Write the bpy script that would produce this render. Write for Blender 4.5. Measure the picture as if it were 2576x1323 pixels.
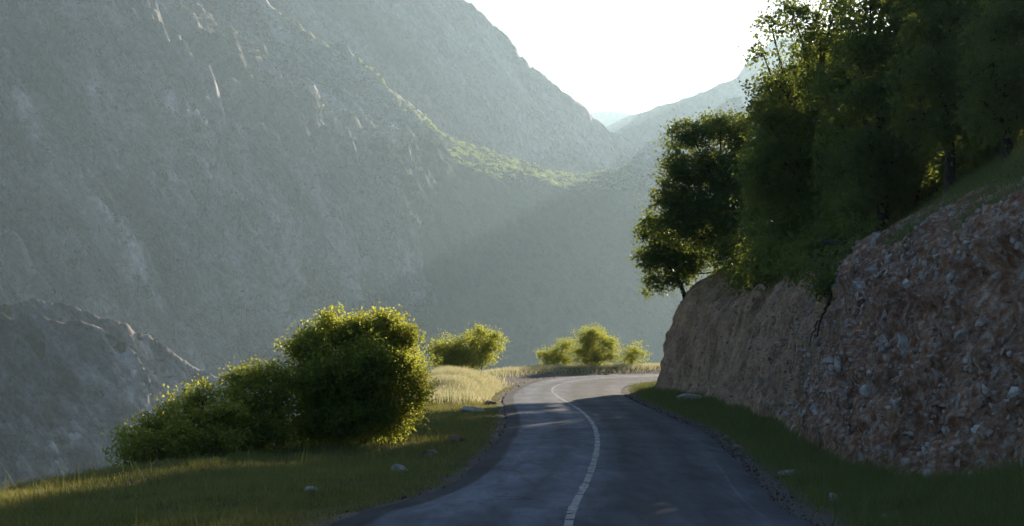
import bpy, bmesh, math, random
import numpy as np

# ------------------------------------------------------------------ camera, sky, sun, exposure
for o in list(bpy.data.objects):
    bpy.data.objects.remove(o)
scene = bpy.context.scene
COL = scene.collection
F_PX = 3578.0            # focal length in pixels of a 2576 px wide picture
CX, CY, HORIZON = 1288.0, 661.5, 880.0
PITCH = math.atan((HORIZON - CY) / F_PX)
CAM_Z = 2.0
cam_d = bpy.data.cameras.new('camera')
cam_d.sensor_width = 36.0
cam_d.lens = 36.0 * F_PX / 2576.0
cam_d.clip_start = 0.1
cam_d.clip_end = 20000
cam = bpy.data.objects.new('camera', cam_d)
COL.objects.link(cam)
cam.location = (0, 0, CAM_Z)
cam.rotation_euler = (math.pi / 2 + PITCH, 0, 0)
scene.camera = cam

SUN_AZ = math.radians(25.0)      # to the right of the view direction
SUN_EL = math.radians(17.5)
SKY_STRENGTH = 0.05
SUN_STRENGTH = 5.0
EXPOSURE = 1.3
HAZE_DENSITY = 0.000122

world = bpy.data.worlds.new('World')
scene.world = world
world.use_nodes = True
wn = world.node_tree
wn.nodes.clear()
sky = wn.nodes.new('ShaderNodeTexSky')
sky.sky_type = 'NISHITA'
sky.sun_disc = False
sky.sun_elevation = SUN_EL
sky.sun_rotation = SUN_AZ
sky.altitude = 900
sky.air_density = 1.2
sky.dust_density = 2.6
sky.ozone_density = 4.5
bg = wn.nodes.new('ShaderNodeBackground')
bg.inputs['Strength'].default_value = SKY_STRENGTH
wo = wn.nodes.new('ShaderNodeOutputWorld')
wn.links.new(sky.outputs[0], bg.inputs['Color'])
wn.links.new(bg.outputs[0], wo.inputs['Surface'])

sun_d = bpy.data.lights.new('sun', 'SUN')
sun_d.energy = SUN_STRENGTH
sun_d.angle = math.radians(0.53)
sun_d.color = (1.0, 0.86, 0.66)
sun = bpy.data.objects.new('sun', sun_d)
COL.objects.link(sun)
SUN_DIR = np.array([math.sin(SUN_AZ) * math.cos(SUN_EL), math.cos(SUN_AZ) * math.cos(SUN_EL), math.sin(SUN_EL)])
from mathutils import Vector, Matrix, Euler
sun.rotation_euler = Vector(tuple(SUN_DIR)).to_track_quat('Z', 'Y').to_euler()

scene.view_settings.view_transform = 'Standard'
scene.view_settings.look = 'None'
scene.view_settings.gamma = 1.0
scene.view_settings.exposure = EXPOSURE
scene.view_settings.use_curve_mapping = False
cy = scene.cycles
cy.max_bounces = 6
cy.diffuse_bounces = 2
cy.glossy_bounces = 2
cy.transmission_bounces = 4
cy.volume_bounces = 0
cy.transparent_max_bounces = 12
cy.use_denoising = True
cy.denoising_prefilter = 'ACCURATE'
cy.use_adaptive_sampling = True
cy.adaptive_threshold = 0.003
cy.sample_clamp_indirect = 4.0

# ------------------------------------------------------------------ helpers
KM = 2.4            # the mountain tables below are in units of 2.4 m: the big face stands 1.6 km away
rng = np.random.default_rng(7)
UPV = np.array([0, -math.sin(PITCH), math.cos(PITCH)])
FWD = np.array([0, math.cos(PITCH), math.sin(PITCH)])


def P(px, py, d):
    """world point seen at pixel (px, py) of the 2576 px wide photograph at forward distance d"""
    r = FWD + np.array([1.0, 0, 0]) * (px - CX) / F_PX + UPV * (CY - py) / F_PX
    return r * (d / r[1]) + np.array([0, 0, CAM_Z])


def softplus(x, k):
    return np.logaddexp(0.0, np.asarray(x, float) / k) * k


def g(y):
    """height of the road bed: level, then climbing gently into the bend"""
    return 0.03 * softplus(np.asarray(y, float) - 60.0, 2.5)


def PG(px, py, dz=0.0):
    """pixel to the road bed surface"""
    r = FWD + np.array([1.0, 0, 0]) * (px - CX) / F_PX + UPV * (CY - py) / F_PX
    s = r[2] / r[1]
    lo, hi = 1.0, 400.0
    for _ in range(60):
        m = (lo + hi) / 2
        if CAM_Z + s * m > g(m) + dz:
            lo = m
        else:
            hi = m
    return np.array([r[0] / r[1] * lo, lo, g(lo) + dz])


def hash3(ix, iy, iz, seed):
    h = (ix.astype(np.uint32) * np.uint32(374761393) + iy.astype(np.uint32) * np.uint32(668265263)
         + iz.astype(np.uint32) * np.uint32(2147483647) + np.uint32((seed * 974711 + 13) & 0xffffffff))
    h = (h ^ (h >> np.uint32(13))) * np.uint32(1274126177)
    h = (h ^ (h >> np.uint32(16))) * np.uint32(2246822519)
    h = h ^ (h >> np.uint32(15))
    return h.astype(np.float64) / 4294967295.0 * 2 - 1


def vnoise(p, seed=0):
    p = np.asarray(p, float)
    i = np.floor(p).astype(np.int64)
    f = p - i
    f = f * f * f * (f * (f * 6 - 15) + 10)
    i = i & 0xffffff
    out = 0
    for dx in (0, 1):
        wx = f[:, 0] if dx else 1 - f[:, 0]
        for dy in (0, 1):
            wy = f[:, 1] if dy else 1 - f[:, 1]
            for dz in (0, 1):
                wz = f[:, 2] if dz else 1 - f[:, 2]
                out = out + wx * wy * wz * hash3(i[:, 0] + dx, i[:, 1] + dy, i[:, 2] + dz, seed)
    return out


def fbm(p, octaves=4, seed=0, gain=0.5, lac=2.03, ridged=False):
    a, s, t = 1.0, 0.0, 0.0
    p = np.asarray(p, float)
    for k in range(octaves):
        n = vnoise(p, seed + k * 17)
        if ridged:
            n = 1 - 2 * np.abs(n)
        s = s + a * n
        t += a
        a *= gain
        p = p * lac + 3.7
    return s / t


def mesh_np(name, V, F, smooth=True):
    V = np.ascontiguousarray(V, dtype=np.float32)
    F = np.ascontiguousarray(F, dtype=np.int32)
    me = bpy.data.meshes.new(name)
    m, k = F.shape
    me.vertices.add(len(V))
    me.vertices.foreach_set('co', V.ravel())
    me.loops.add(m * k)
    me.loops.foreach_set('vertex_index', F.ravel())
    me.polygons.add(m)
    me.polygons.foreach_set('loop_start', np.arange(0, m * k, k, dtype=np.int32))
    me.polygons.foreach_set('use_smooth', np.full(m, smooth, dtype=bool))
    me.update(calc_edges=True)
    return me


def set_attr(me, name, vals):
    a = me.attributes.new(name, 'FLOAT', 'POINT')
    a.data.foreach_set('value', np.ascontiguousarray(vals, dtype=np.float32))


def link(name, me, mat=None, parent=None, **props):
    o = bpy.data.objects.new(name, me)
    COL.objects.link(o)
    if mat is not None and me is not None and not me.materials:
        me.materials.append(mat)
    if parent is not None:
        o.parent = parent
    for k, v in props.items():
        o[k] = v
    return o


def empty(name, loc, **props):
    o = bpy.data.objects.new(name, None)
    COL.objects.link(o)
    o.location = tuple(float(a) for a in loc)
    o.empty_display_size = 0.2
    for k, v in props.items():
        o[k] = v
    return o


def grid_faces(nu, nv):
    i = np.arange(nu - 1)[:, None] * nv + np.arange(nv - 1)[None, :]
    i = i.ravel()
    return np.stack([i, i + nv, i + nv + 1, i + 1], 1)


def resample(pts, n=None, step=None):
    """smooth (Catmull-Rom) resampling of a polyline"""
    p = np.asarray(pts, float)
    pp = np.vstack([2 * p[0] - p[1], p, 2 * p[-1] - p[-2]])
    out = []
    for k in range(1, len(pp) - 2):
        t = np.linspace(0, 1, 24, endpoint=False)[:, None]
        a, b, c, d = pp[k - 1], pp[k], pp[k + 1], pp[k + 2]
        out.append(0.5 * ((2 * b) + (-a + c) * t + (2 * a - 5 * b + 4 * c - d) * t ** 2 + (-a + 3 * b - 3 * c + d) * t ** 3))
    q = np.vstack(out + [p[-1:]])
    L = np.concatenate([[0], np.cumsum(np.linalg.norm(np.diff(q, axis=0), axis=1))])
    if n is None:
        n = max(2, int(L[-1] / step) + 1)
    s = np.linspace(0, L[-1], n)
    return np.stack([np.interp(s, L, q[:, j]) for j in range(q.shape[1])], 1)


def seg_dist(X, Y, poly):
    """signed distance to an open polyline (positive = right of travel) for arrays X, Y"""
    poly = np.asarray(poly, float)[:, :2]
    best = np.full(X.shape, 1e9)
    sign = np.ones(X.shape)
    par = np.zeros(X.shape)
    for k in range(len(poly) - 1):
        a, b = poly[k], poly[k + 1]
        ab = b - a
        L2 = ab @ ab
        t = np.clip(((X - a[0]) * ab[0] + (Y - a[1]) * ab[1]) / L2, 0, 1)
        dx = X - (a[0] + t * ab[0])
        dy = Y - (a[1] + t * ab[1])
        d = np.hypot(dx, dy)
        cr = ab[0] * (Y - a[1]) - ab[1] * (X - a[0])
        m = d < best
        best = np.where(m, d, best)
        sign = np.where(m, np.where(cr < 0, 1.0, -1.0), sign)
        par = np.where(m, k + t, par)
    return best * sign, par


def smoothstep(a, b, x):
    t = np.clip((x - a) / (b - a), 0, 1)
    return t * t * (3 - 2 * t)


# ------------------------------------------------------------------ materials
def new_mat(name):
    m = bpy.data.materials.new(name)
    m.use_nodes = True
    nt = m.node_tree
    nt.nodes.clear()
    return m, nt


class N:
    """small node-graph helper"""
    def __init__(self, nt):
        self.nt = nt

    def node(self, kind, **kw):
        n = self.nt.nodes.new(kind)
        for k, v in kw.items():
            setattr(n, k, v)
        return n

    def link(self, a, b):
        self.nt.links.new(a, b)

    def noise(self, vec, scale, detail=4, rough=0.55, dist=0.0):
        n = self.node('ShaderNodeTexNoise')
        n.inputs['Scale'].default_value = scale
        n.inputs['Detail'].default_value = detail
        n.inputs['Roughness'].default_value = rough
        n.inputs['Distortion'].default_value = dist
        if vec is not None:
            self.link(vec, n.inputs['Vector'])
        return n.outputs['Fac']

    def ramp(self, fac, stops):
        n = self.node('ShaderNodeValToRGB')
        e = n.color_ramp.elements
        e.remove(e[1])
        for k, (p, c) in enumerate(stops):
            if k == 0:
                el = e[0]
                el.position = p
            else:
                el = e.new(p)
            el.color = (c[0], c[1], c[2], 1) if hasattr(c, '__len__') else (c, c, c, 1)
        self.link(fac, n.inputs['Fac'])
        return n.outputs['Color']

    def mix(self, fac, a, b, mode='MIX'):
        n = self.node('ShaderNodeMix', data_type='RGBA', blend_type=mode)
        self.put(fac, n.inputs[0])
        self.put(a, n.inputs[6])
        self.put(b, n.inputs[7])
        return n.outputs[2]

    def put(self, v, sock):
        if hasattr(v, 'is_output'):
            self.link(v, sock)
        elif hasattr(v, '__len__'):
            sock.default_value = (v[0], v[1], v[2], 1) if len(sock.default_value) == 4 else v
        else:
            sock.default_value = v

    def math(self, op, a, b=0.0, clamp=False):
        n = self.node('ShaderNodeMath', operation=op, use_clamp=clamp)
        self.put(a, n.inputs[0])
        self.put(b, n.inputs[1])
        return n.outputs[0]

    def attr(self, name):
        n = self.node('ShaderNodeAttribute')
        n.attribute_name = name
        return n.outputs['Fac']

    def pos(self):
        return self.node('ShaderNodeNewGeometry').outputs['Position']

    def island(self):
        return self.node('ShaderNodeNewGeometry').outputs['Random Per Island']

    def scale_vec(self, vec, s):
        n = self.node('ShaderNodeVectorMath', operation='MULTIPLY')
        self.link(vec, n.inputs[0])
        n.inputs[1].default_value = s
        return n.outputs[0]

    def bump(self, height, strength, dist):
        n = self.node('ShaderNodeBump')
        n.inputs['Strength'].default_value = strength
        n.inputs['Distance'].default_value = dist
        self.link(height, n.inputs['Height'])
        return n.outputs['Normal']

    def principled(self, color, rough=0.9, normal=None, spec=0.3):
        b = self.node('ShaderNodeBsdfPrincipled')
        self.put(color, b.inputs['Base Color'])
        self.put(rough, b.inputs['Roughness'])
        b.inputs['Specular IOR Level'].default_value = spec
        if normal is not None:
            self.link(normal, b.inputs['Normal'])
        return b.outputs[0]

    def out(self, sh, volume=False):
        o = self.node('ShaderNodeOutputMaterial')
        self.link(sh, o.inputs['Volume' if volume else 'Surface'])


def leaf_material(name, stops, transl, tint, rough=0.45, mixf=0.45):
    m, nt = new_mat(name)
    n = N(nt)
    col = n.ramp(n.island(), stops)
    col = n.mix(n.math('MULTIPLY', n.noise(n.pos(), 0.9, 2), 0.9), col, (tint[0], tint[1], tint[2]), 'MULTIPLY')
    b = n.principled(col, rough, spec=0.4)
    t = n.node('ShaderNodeBsdfTranslucent')
    tc = n.mix(n.math('MULTIPLY', n.island(), 0.6), transl, [a * 0.45 for a in transl])
    n.link(tc, t.inputs['Color'])
    ms = n.node('ShaderNodeMixShader')
    ms.inputs[0].default_value = mixf
    n.link(b, ms.inputs[1])
    n.link(t.outputs[0], ms.inputs[2])
    n.out(ms.outputs[0])
    return m


MAT = {}
MAT['oak_leaf'] = leaf_material('oak_leaf', [(0, (0.036, 0.078, 0.03)), (0.5, (0.058, 0.115, 0.038)), (1, (0.095, 0.155, 0.046))],
                                (0.36, 0.42, 0.06), (0.7, 0.8, 0.6), 0.5, 0.4)
MAT['bush_leaf'] = leaf_material('bush_leaf', [(0, (0.026, 0.056, 0.02)), (0.5, (0.04, 0.08, 0.025)), (1, (0.066, 0.11, 0.032))],
                                 (0.8, 0.82, 0.11), (0.7, 0.8, 0.6), 0.5, 0.48)
MAT['far_leaf'] = leaf_material('far_leaf', [(0, (0.04, 0.06, 0.02)), (0.6, (0.07, 0.09, 0.03)), (1, (0.12, 0.13, 0.045))],
                                (0.5, 0.58, 0.1), (0.8, 0.85, 0.7), 0.7, 0.48)
MAT['grass'] = leaf_material('grass', [(0, (0.075, 0.15, 0.034)), (0.45, (0.13, 0.19, 0.05)), (0.75, (0.25, 0.24, 0.085)), (1, (0.42, 0.36, 0.17))],
                             (0.34, 0.31, 0.07), (0.75, 0.8, 0.6), 0.6, 0.4)
MAT['dark_grass'] = leaf_material('dark_grass', [(0, (0.07, 0.14, 0.042)), (0.6, (0.13, 0.2, 0.06)), (1, (0.36, 0.32, 0.14))],
                                  (0.22, 0.24, 0.06), (0.75, 0.8, 0.6), 0.6, 0.4)
MAT['scrub_leaf'] = leaf_material('scrub_leaf', [(0, (0.025, 0.035, 0.015)), (1, (0.05, 0.06, 0.024))], (0.12, 0.13, 0.04), (0.8, 0.8, 0.7), 0.8, 0.3)
MAT['straw'] = leaf_material('straw', [(0, (0.2, 0.22, 0.07)), (0.4, (0.38, 0.36, 0.17)), (1, (0.55, 0.5, 0.28))],
                             (0.75, 0.7, 0.4), (0.85, 0.85, 0.75), 0.6, 0.45)


def mat_bark():
    m, nt = new_mat('bark')
    n = N(nt)
    p = n.scale_vec(n.pos(), (9, 9, 2.2))
    f = n.noise(p, 2.0, 5)
    c = n.ramp(f, [(0.3, (0.02, 0.015, 0.011)), (0.7, (0.09, 0.07, 0.055))])
    n.out(n.principled(c, 0.95, n.bump(f, 0.6, 0.03)))
    return m


MAT['bark'] = mat_bark()


def mat_road():
    m, nt = new_mat('asphalt')
    n = N(nt)
    lat, lon = n.attr('lat'), n.attr('lon')
    comb = n.node('ShaderNodeCombineXYZ')
    n.link(n.math('MULTIPLY', lat, 3.0), comb.inputs[0])
    n.link(n.math('MULTIPLY', lon, 0.12), comb.inputs[1])
    streak = n.noise(comb.outputs[0], 1.6, 6, 0.6)
    patch = n.noise(n.pos(), 0.35, 4, 0.6)
    fine = n.noise(n.pos(), 60, 3, 0.7)
    # lateral wear profile: lat runs from -1 (left edge) to 1 (right edge)
    wob = n.math('ADD', lat, n.math('MULTIPLY', n.math('SUBTRACT', streak, 0.5), 0.12))
    l01 = n.math('ADD', n.math('MULTIPLY', wob, 0.5), 0.5)
    prof = n.ramp(l01, [(0.0, 0.036), (0.07, 0.038), (0.09, 0.135), (0.2, 0.16), (0.3, 0.095), (0.4, 0.15),
                        (0.5, 0.1), (0.57, 0.055), (0.7, 0.08), (0.8, 0.056), (0.9, 0.095), (1.0, 0.07)])
    col = n.mix(1.0, prof, n.ramp(patch, [(0.3, (0.62, 0.62, 0.64)), (0.7, (1.38, 1.36, 1.33))]), 'MULTIPLY')
    col = n.mix(1.0, col, n.ramp(n.noise(n.scale_vec(n.pos(), (1.7, 0.35, 1)), 1.4, 5, 0.65, 0.8), [(0.35, 0.72), (0.65, 1.28)]), 'MULTIPLY')
    col = n.mix(1.0, col, n.ramp(fine, [(0.3, 0.7), (0.7, 1.35)]), 'MULTIPLY')
    bmp = n.bump(fine, 0.5, 0.01)
    col = n.mix(1.0, col, (0.86, 0.98, 1.22), 'MULTIPLY')  # asphalt's own blue-grey, strengthened to stand in for the blue light of shade
    vo = n.node('ShaderNodeTexVoronoi', feature='DISTANCE_TO_EDGE')
    vo.inputs['Scale'].default_value = 0.55
    wv = n.node('ShaderNodeVectorMath', operation='ADD')
    n.link(n.pos(), wv.inputs[0])
    nz = n.node('ShaderNodeTexNoise')
    nz.inputs['Scale'].default_value = 1.1
    nz.inputs['Detail'].default_value = 5
    n.link(n.pos(), nz.inputs['Vector'])
    n.link(nz.outputs['Color'], wv.inputs[1])
    n.link(wv.outputs[0], vo.inputs['Vector'])
    crack = n.math('MULTIPLY', n.ramp(vo.outputs['Distance'], [(0.0, 1.0), (0.012, 0.0)]), n.ramp(n.noise(n.pos(), 0.2, 3), [(0.45, 0.0), (0.6, 0.85)]))
    col = n.mix(crack, col, (0.012, 0.012, 0.013))
    n.out(n.principled(col, 0.85, bmp, 0.12))
    return m


MAT['road'] = mat_road()


def mat_paint():
    m, nt = new_mat('worn_paint')
    n = N(nt)
    f = n.noise(n.pos(), 7, 6, 0.7)
    a = n.ramp(f, [(0.36, 0.0), (0.55, 0.95)])
    b = n.principled((0.42, 0.41, 0.4), 0.75)
    t = n.node('ShaderNodeBsdfTransparent')
    ms = n.node('ShaderNodeMixShader')
    n.link(a, ms.inputs[0])
    n.link(t.outputs[0], ms.inputs[1])
    n.link(b, ms.inputs[2])
    n.out(ms.outputs[0])
    return m


def mat_paint_thin(name='faded_paint', stops=((0.32, 0.2), (0.56, 0.92))):
    m, nt = new_mat(name)
    n = N(nt)
    f = n.noise(n.pos(), 5, 6, 0.75)
    a = n.ramp(f, stops)
    b = n.principled((0.38, 0.375, 0.37), 0.75)
    t = n.node('ShaderNodeBsdfTransparent')
    ms = n.node('ShaderNodeMixShader')
    n.link(a, ms.inputs[0])
    n.link(t.outputs[0], ms.inputs[1])
    n.link(b, ms.inputs[2])
    n.out(ms.outputs[0])
    return m


MAT['paint'] = mat_paint()
MAT['thin_paint'] = mat_paint_thin()
MAT['ghost_paint'] = mat_paint_thin('ghost_paint', ((0.42, 0.0), (0.7, 0.35)))


def mat_ground():
    m, nt = new_mat('verge_soil')
    n = N(nt)
    gv = n.attr('gravel')
    f1 = n.noise(n.pos(), 1.2, 5)
    f2 = n.noise(n.pos(), 35, 4, 0.7)
    soil = n.ramp(f1, [(0.3, (0.05, 0.045, 0.02)), (0.55, (0.08, 0.075, 0.028)), (0.75, (0.12, 0.095, 0.045))])
    grav = n.ramp(f2, [(0.3, (0.06, 0.05, 0.045)), (0.55, (0.13, 0.11, 0.095)), (0.75, (0.24, 0.21, 0.18))])
    w = n.math('ADD', gv, n.math('MULTIPLY', n.math('SUBTRACT', f1, 0.5), 0.9), True)
    w = n.ramp(w, [(0.35, 0.0), (0.6, 1.0)])
    c = n.mix(w, soil, grav)
    n.out(n.principled(c, 0.95, n.bump(f2, 0.7, 0.04), 0.2))
    return m


MAT['ground'] = mat_ground()


def mat_cut():
    m, nt = new_mat('cut_earth')
    n = N(nt)
    r = n.attr('rocky')
    f1 = n.noise(n.pos(), 0.9, 5, 0.6)
    f2 = n.noise(n.pos(), 7, 6, 0.65)
    f3 = n.noise(n.pos(), 40, 4, 0.7)
    red = n.ramp(f2, [(0.3, (0.15, 0.068, 0.042)), (0.45, (0.32, 0.165, 0.1)), (0.55, (0.41, 0.27, 0.195)), (0.64, (0.54, 0.46, 0.4))])
    tan = n.ramp(f2, [(0.28, (0.27, 0.165, 0.1)), (0.5, (0.45, 0.295, 0.19)), (0.75, (0.58, 0.44, 0.32))])
    c = n.mix(n.ramp(n.math('ADD', r, n.math('MULTIPLY', n.math('SUBTRACT', f1, 0.5), 0.8)), [(0.35, 0.0), (0.65, 1.0)]), tan, red)
    c = n.mix(1.0, c, n.ramp(f1, [(0.3, 0.6), (0.7, 1.3)]), 'MULTIPLY')
    vs = n.noise(n.scale_vec(n.pos(), (1.6, 1.6, 0.35)), 1.0, 5, 0.6, 0.6)
    c = n.mix(1.0, c, n.ramp(vs, [(0.3, (0.62, 0.58, 0.56)), (0.5, (1, 1, 1)), (0.7, (1.35, 1.25, 1.12))]), 'MULTIPLY')
    h = n.math('ADD', f2, n.math('MULTIPLY', f3, 0.4))
    n.out(n.principled(c, 0.95, n.bump(h, 0.9, 0.12), 0.2))
    return m


MAT['cut'] = mat_cut()


def mat_stone(name, stops, scale=9):
    m, nt = new_mat(name)
    n = N(nt)
    base = n.ramp(n.math('ADD', n.math('MULTIPLY', n.island(), 0.65), n.math('MULTIPLY', n.node('ShaderNodeObjectInfo').outputs['Random'], 0.35)), stops)
    f = n.noise(n.pos(), scale, 6, 0.65)
    f2 = n.noise(n.pos(), scale * 0.35, 3, 0.6)
    c = n.mix(1.0, base, n.ramp(f, [(0.3, 0.55), (0.68, 1.3)]), 'MULTIPLY')
    c = n.mix(n.ramp(f2, [(0.56, 0.0), (0.7, 0.75)]), c, (0.13, 0.06, 0.04))
    n.out(n.principled(c, 0.9, n.bump(f, 0.8, 0.04), 0.25))
    return m


MAT['stone'] = mat_stone('limestone', [(0, (0.22, 0.14, 0.1)), (0.35, (0.38, 0.3, 0.255)), (0.65, (0.48, 0.425, 0.39)), (1, (0.6, 0.56, 0.52))])
MAT['tan_stone'] = mat_stone('tan_stone', [(0, (0.17, 0.1, 0.06)), (0.6, (0.28, 0.19, 0.13)), (1, (0.42, 0.32, 0.24))])
MAT['gravel'] = mat_stone('gravel_stone', [(0, (0.07, 0.06, 0.055)), (0.6, (0.14, 0.12, 0.105)), (1, (0.34, 0.31, 0.28))], 20)


def mat_hillground():
    m, nt = new_mat('hillside_soil')
    n = N(nt)
    f1 = n.noise(n.pos(), 1.5, 5)
    c = n.ramp(f1, [(0.3, (0.03, 0.035, 0.014)), (0.7, (0.07, 0.06, 0.028))])
    n.out(n.principled(c, 0.95, n.bump(n.noise(n.pos(), 12, 4), 0.6, 0.1), 0.2))
    return m


MAT['hill'] = mat_hillground()


def cmb_early(n, pos):
    """position sheared along the dip of the rock bands"""
    sep = n.node('ShaderNodeSeparateXYZ')
    n.link(pos, sep.inputs[0])
    cmb = n.node('ShaderNodeCombineXYZ')
    n.link(n.math('ADD', sep.outputs[0], n.math('MULTIPLY', sep.outputs[2], 0.8)), cmb.inputs[0])
    n.link(sep.outputs[1], cmb.inputs[1])
    n.link(n.math('MULTIPLY', sep.outputs[2], 0.5), cmb.inputs[2])
    return cmb.outputs[0]


def mat_mountain(name, scale, rock, green, redness=0.5):
    scale = scale / KM
    m, nt = new_mat(name)
    n = N(nt)
    veg = n.attr('veg')
    pos = n.pos()
    q = cmb_early(n, n.scale_vec(pos, (1, 1, 1.0)))
    f1 = n.noise(q, 0.02 * scale, 5, 0.6, 0.6)
    f2 = n.noise(q, 0.085 * scale, 7, 0.7)
    f3 = n.noise(pos, 0.35 * scale, 5, 0.7)
    c = n.ramp(f2, [(0.34, [a * 0.25 for a in rock]), (0.48, [a * 0.85 for a in rock]), (0.63, [a * 2.1 for a in rock])])
    c = n.mix(n.math('MULTIPLY', n.ramp(f1, [(0.52, 0.0), (0.68, 1.0)]), redness), c, (0.27, 0.155, 0.105))
    c = n.mix(1.0, c, n.ramp(f3, [(0.3, 0.65), (0.7, 1.3)]), 'MULTIPLY')
    c = n.mix(1.0, c, n.ramp(n.noise(cmb_early(n, pos), 0.022 * scale, 4, 0.6, 0.5), [(0.38, 0.45), (0.62, 1.6)]), 'MULTIPLY')
    gcol = n.ramp(f3, [(0.3, [a * 0.6 for a in green]), (0.7, [a * 1.4 for a in green])])
    sep = n.node('ShaderNodeSeparateXYZ')
    n.link(pos, sep.inputs[0])
    cmb = n.node('ShaderNodeCombineXYZ')
    n.link(n.math('ADD', sep.outputs[0], n.math('MULTIPLY', sep.outputs[2], 0.6)), cmb.inputs[0])
    n.link(sep.outputs[1], cmb.inputs[1])
    n.link(n.math('MULTIPLY', sep.outputs[2], 0.3), cmb.inputs[2])
    w = n.math('ADD', veg, n.math('MULTIPLY', n.math('SUBTRACT', n.noise(pos, 0.16 * scale, 5, 0.65), 0.5), 1.5))
    w = n.math('ADD', w, n.math('MULTIPLY', n.math('SUBTRACT', n.noise(cmb.outputs[0], 0.03 * scale, 4, 0.6, 0.4), 0.5), 2.3))
    w = n.ramp(w, [(0.44, 0.0), (0.56, 1.0)])
    c = n.mix(w, c, gcol)
    h = n.math('ADD', f2, n.math('MULTIPLY', f3, 0.5))
    n.out(n.principled(c, 0.95, n.bump(h, 1.0, 6.0 / scale), 0.15))
    return m


MAT['rock_wall'] = mat_mountain('mountain_rock', 1.0, (0.235, 0.213, 0.217), (0.032, 0.06, 0.022))
MAT['near_rock_wall'] = mat_mountain('spur_rock', 2.2, (0.22, 0.2, 0.195), (0.04, 0.06, 0.025), 0.3)
MAT['pale_rock_wall'] = mat_mountain('distant_mountain_rock', 0.3, (0.1, 0.095, 0.1), (0.05, 0.055, 0.04), 0.1)
MAT['far_rock_wall'] = mat_mountain('far_mountain_rock', 0.5, (0.19, 0.165, 0.16), (0.045, 0.06, 0.025))

# ------------------------------------------------------------------ valley floor and mountains
VALLEY_Z = -360.0
me = mesh_np('valley_floor', [(-7600, -400, VALLEY_Z), (7600, -400, VALLEY_Z), (7600, 8000, VALLEY_Z), (-7600, 8000, VALLEY_Z)], [(0, 1, 2, 3)])
set_attr(me, 'veg', np.full(4, 0.8))
link('valley_floor', me, MAT['far_rock_wall'], kind='structure')


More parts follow.
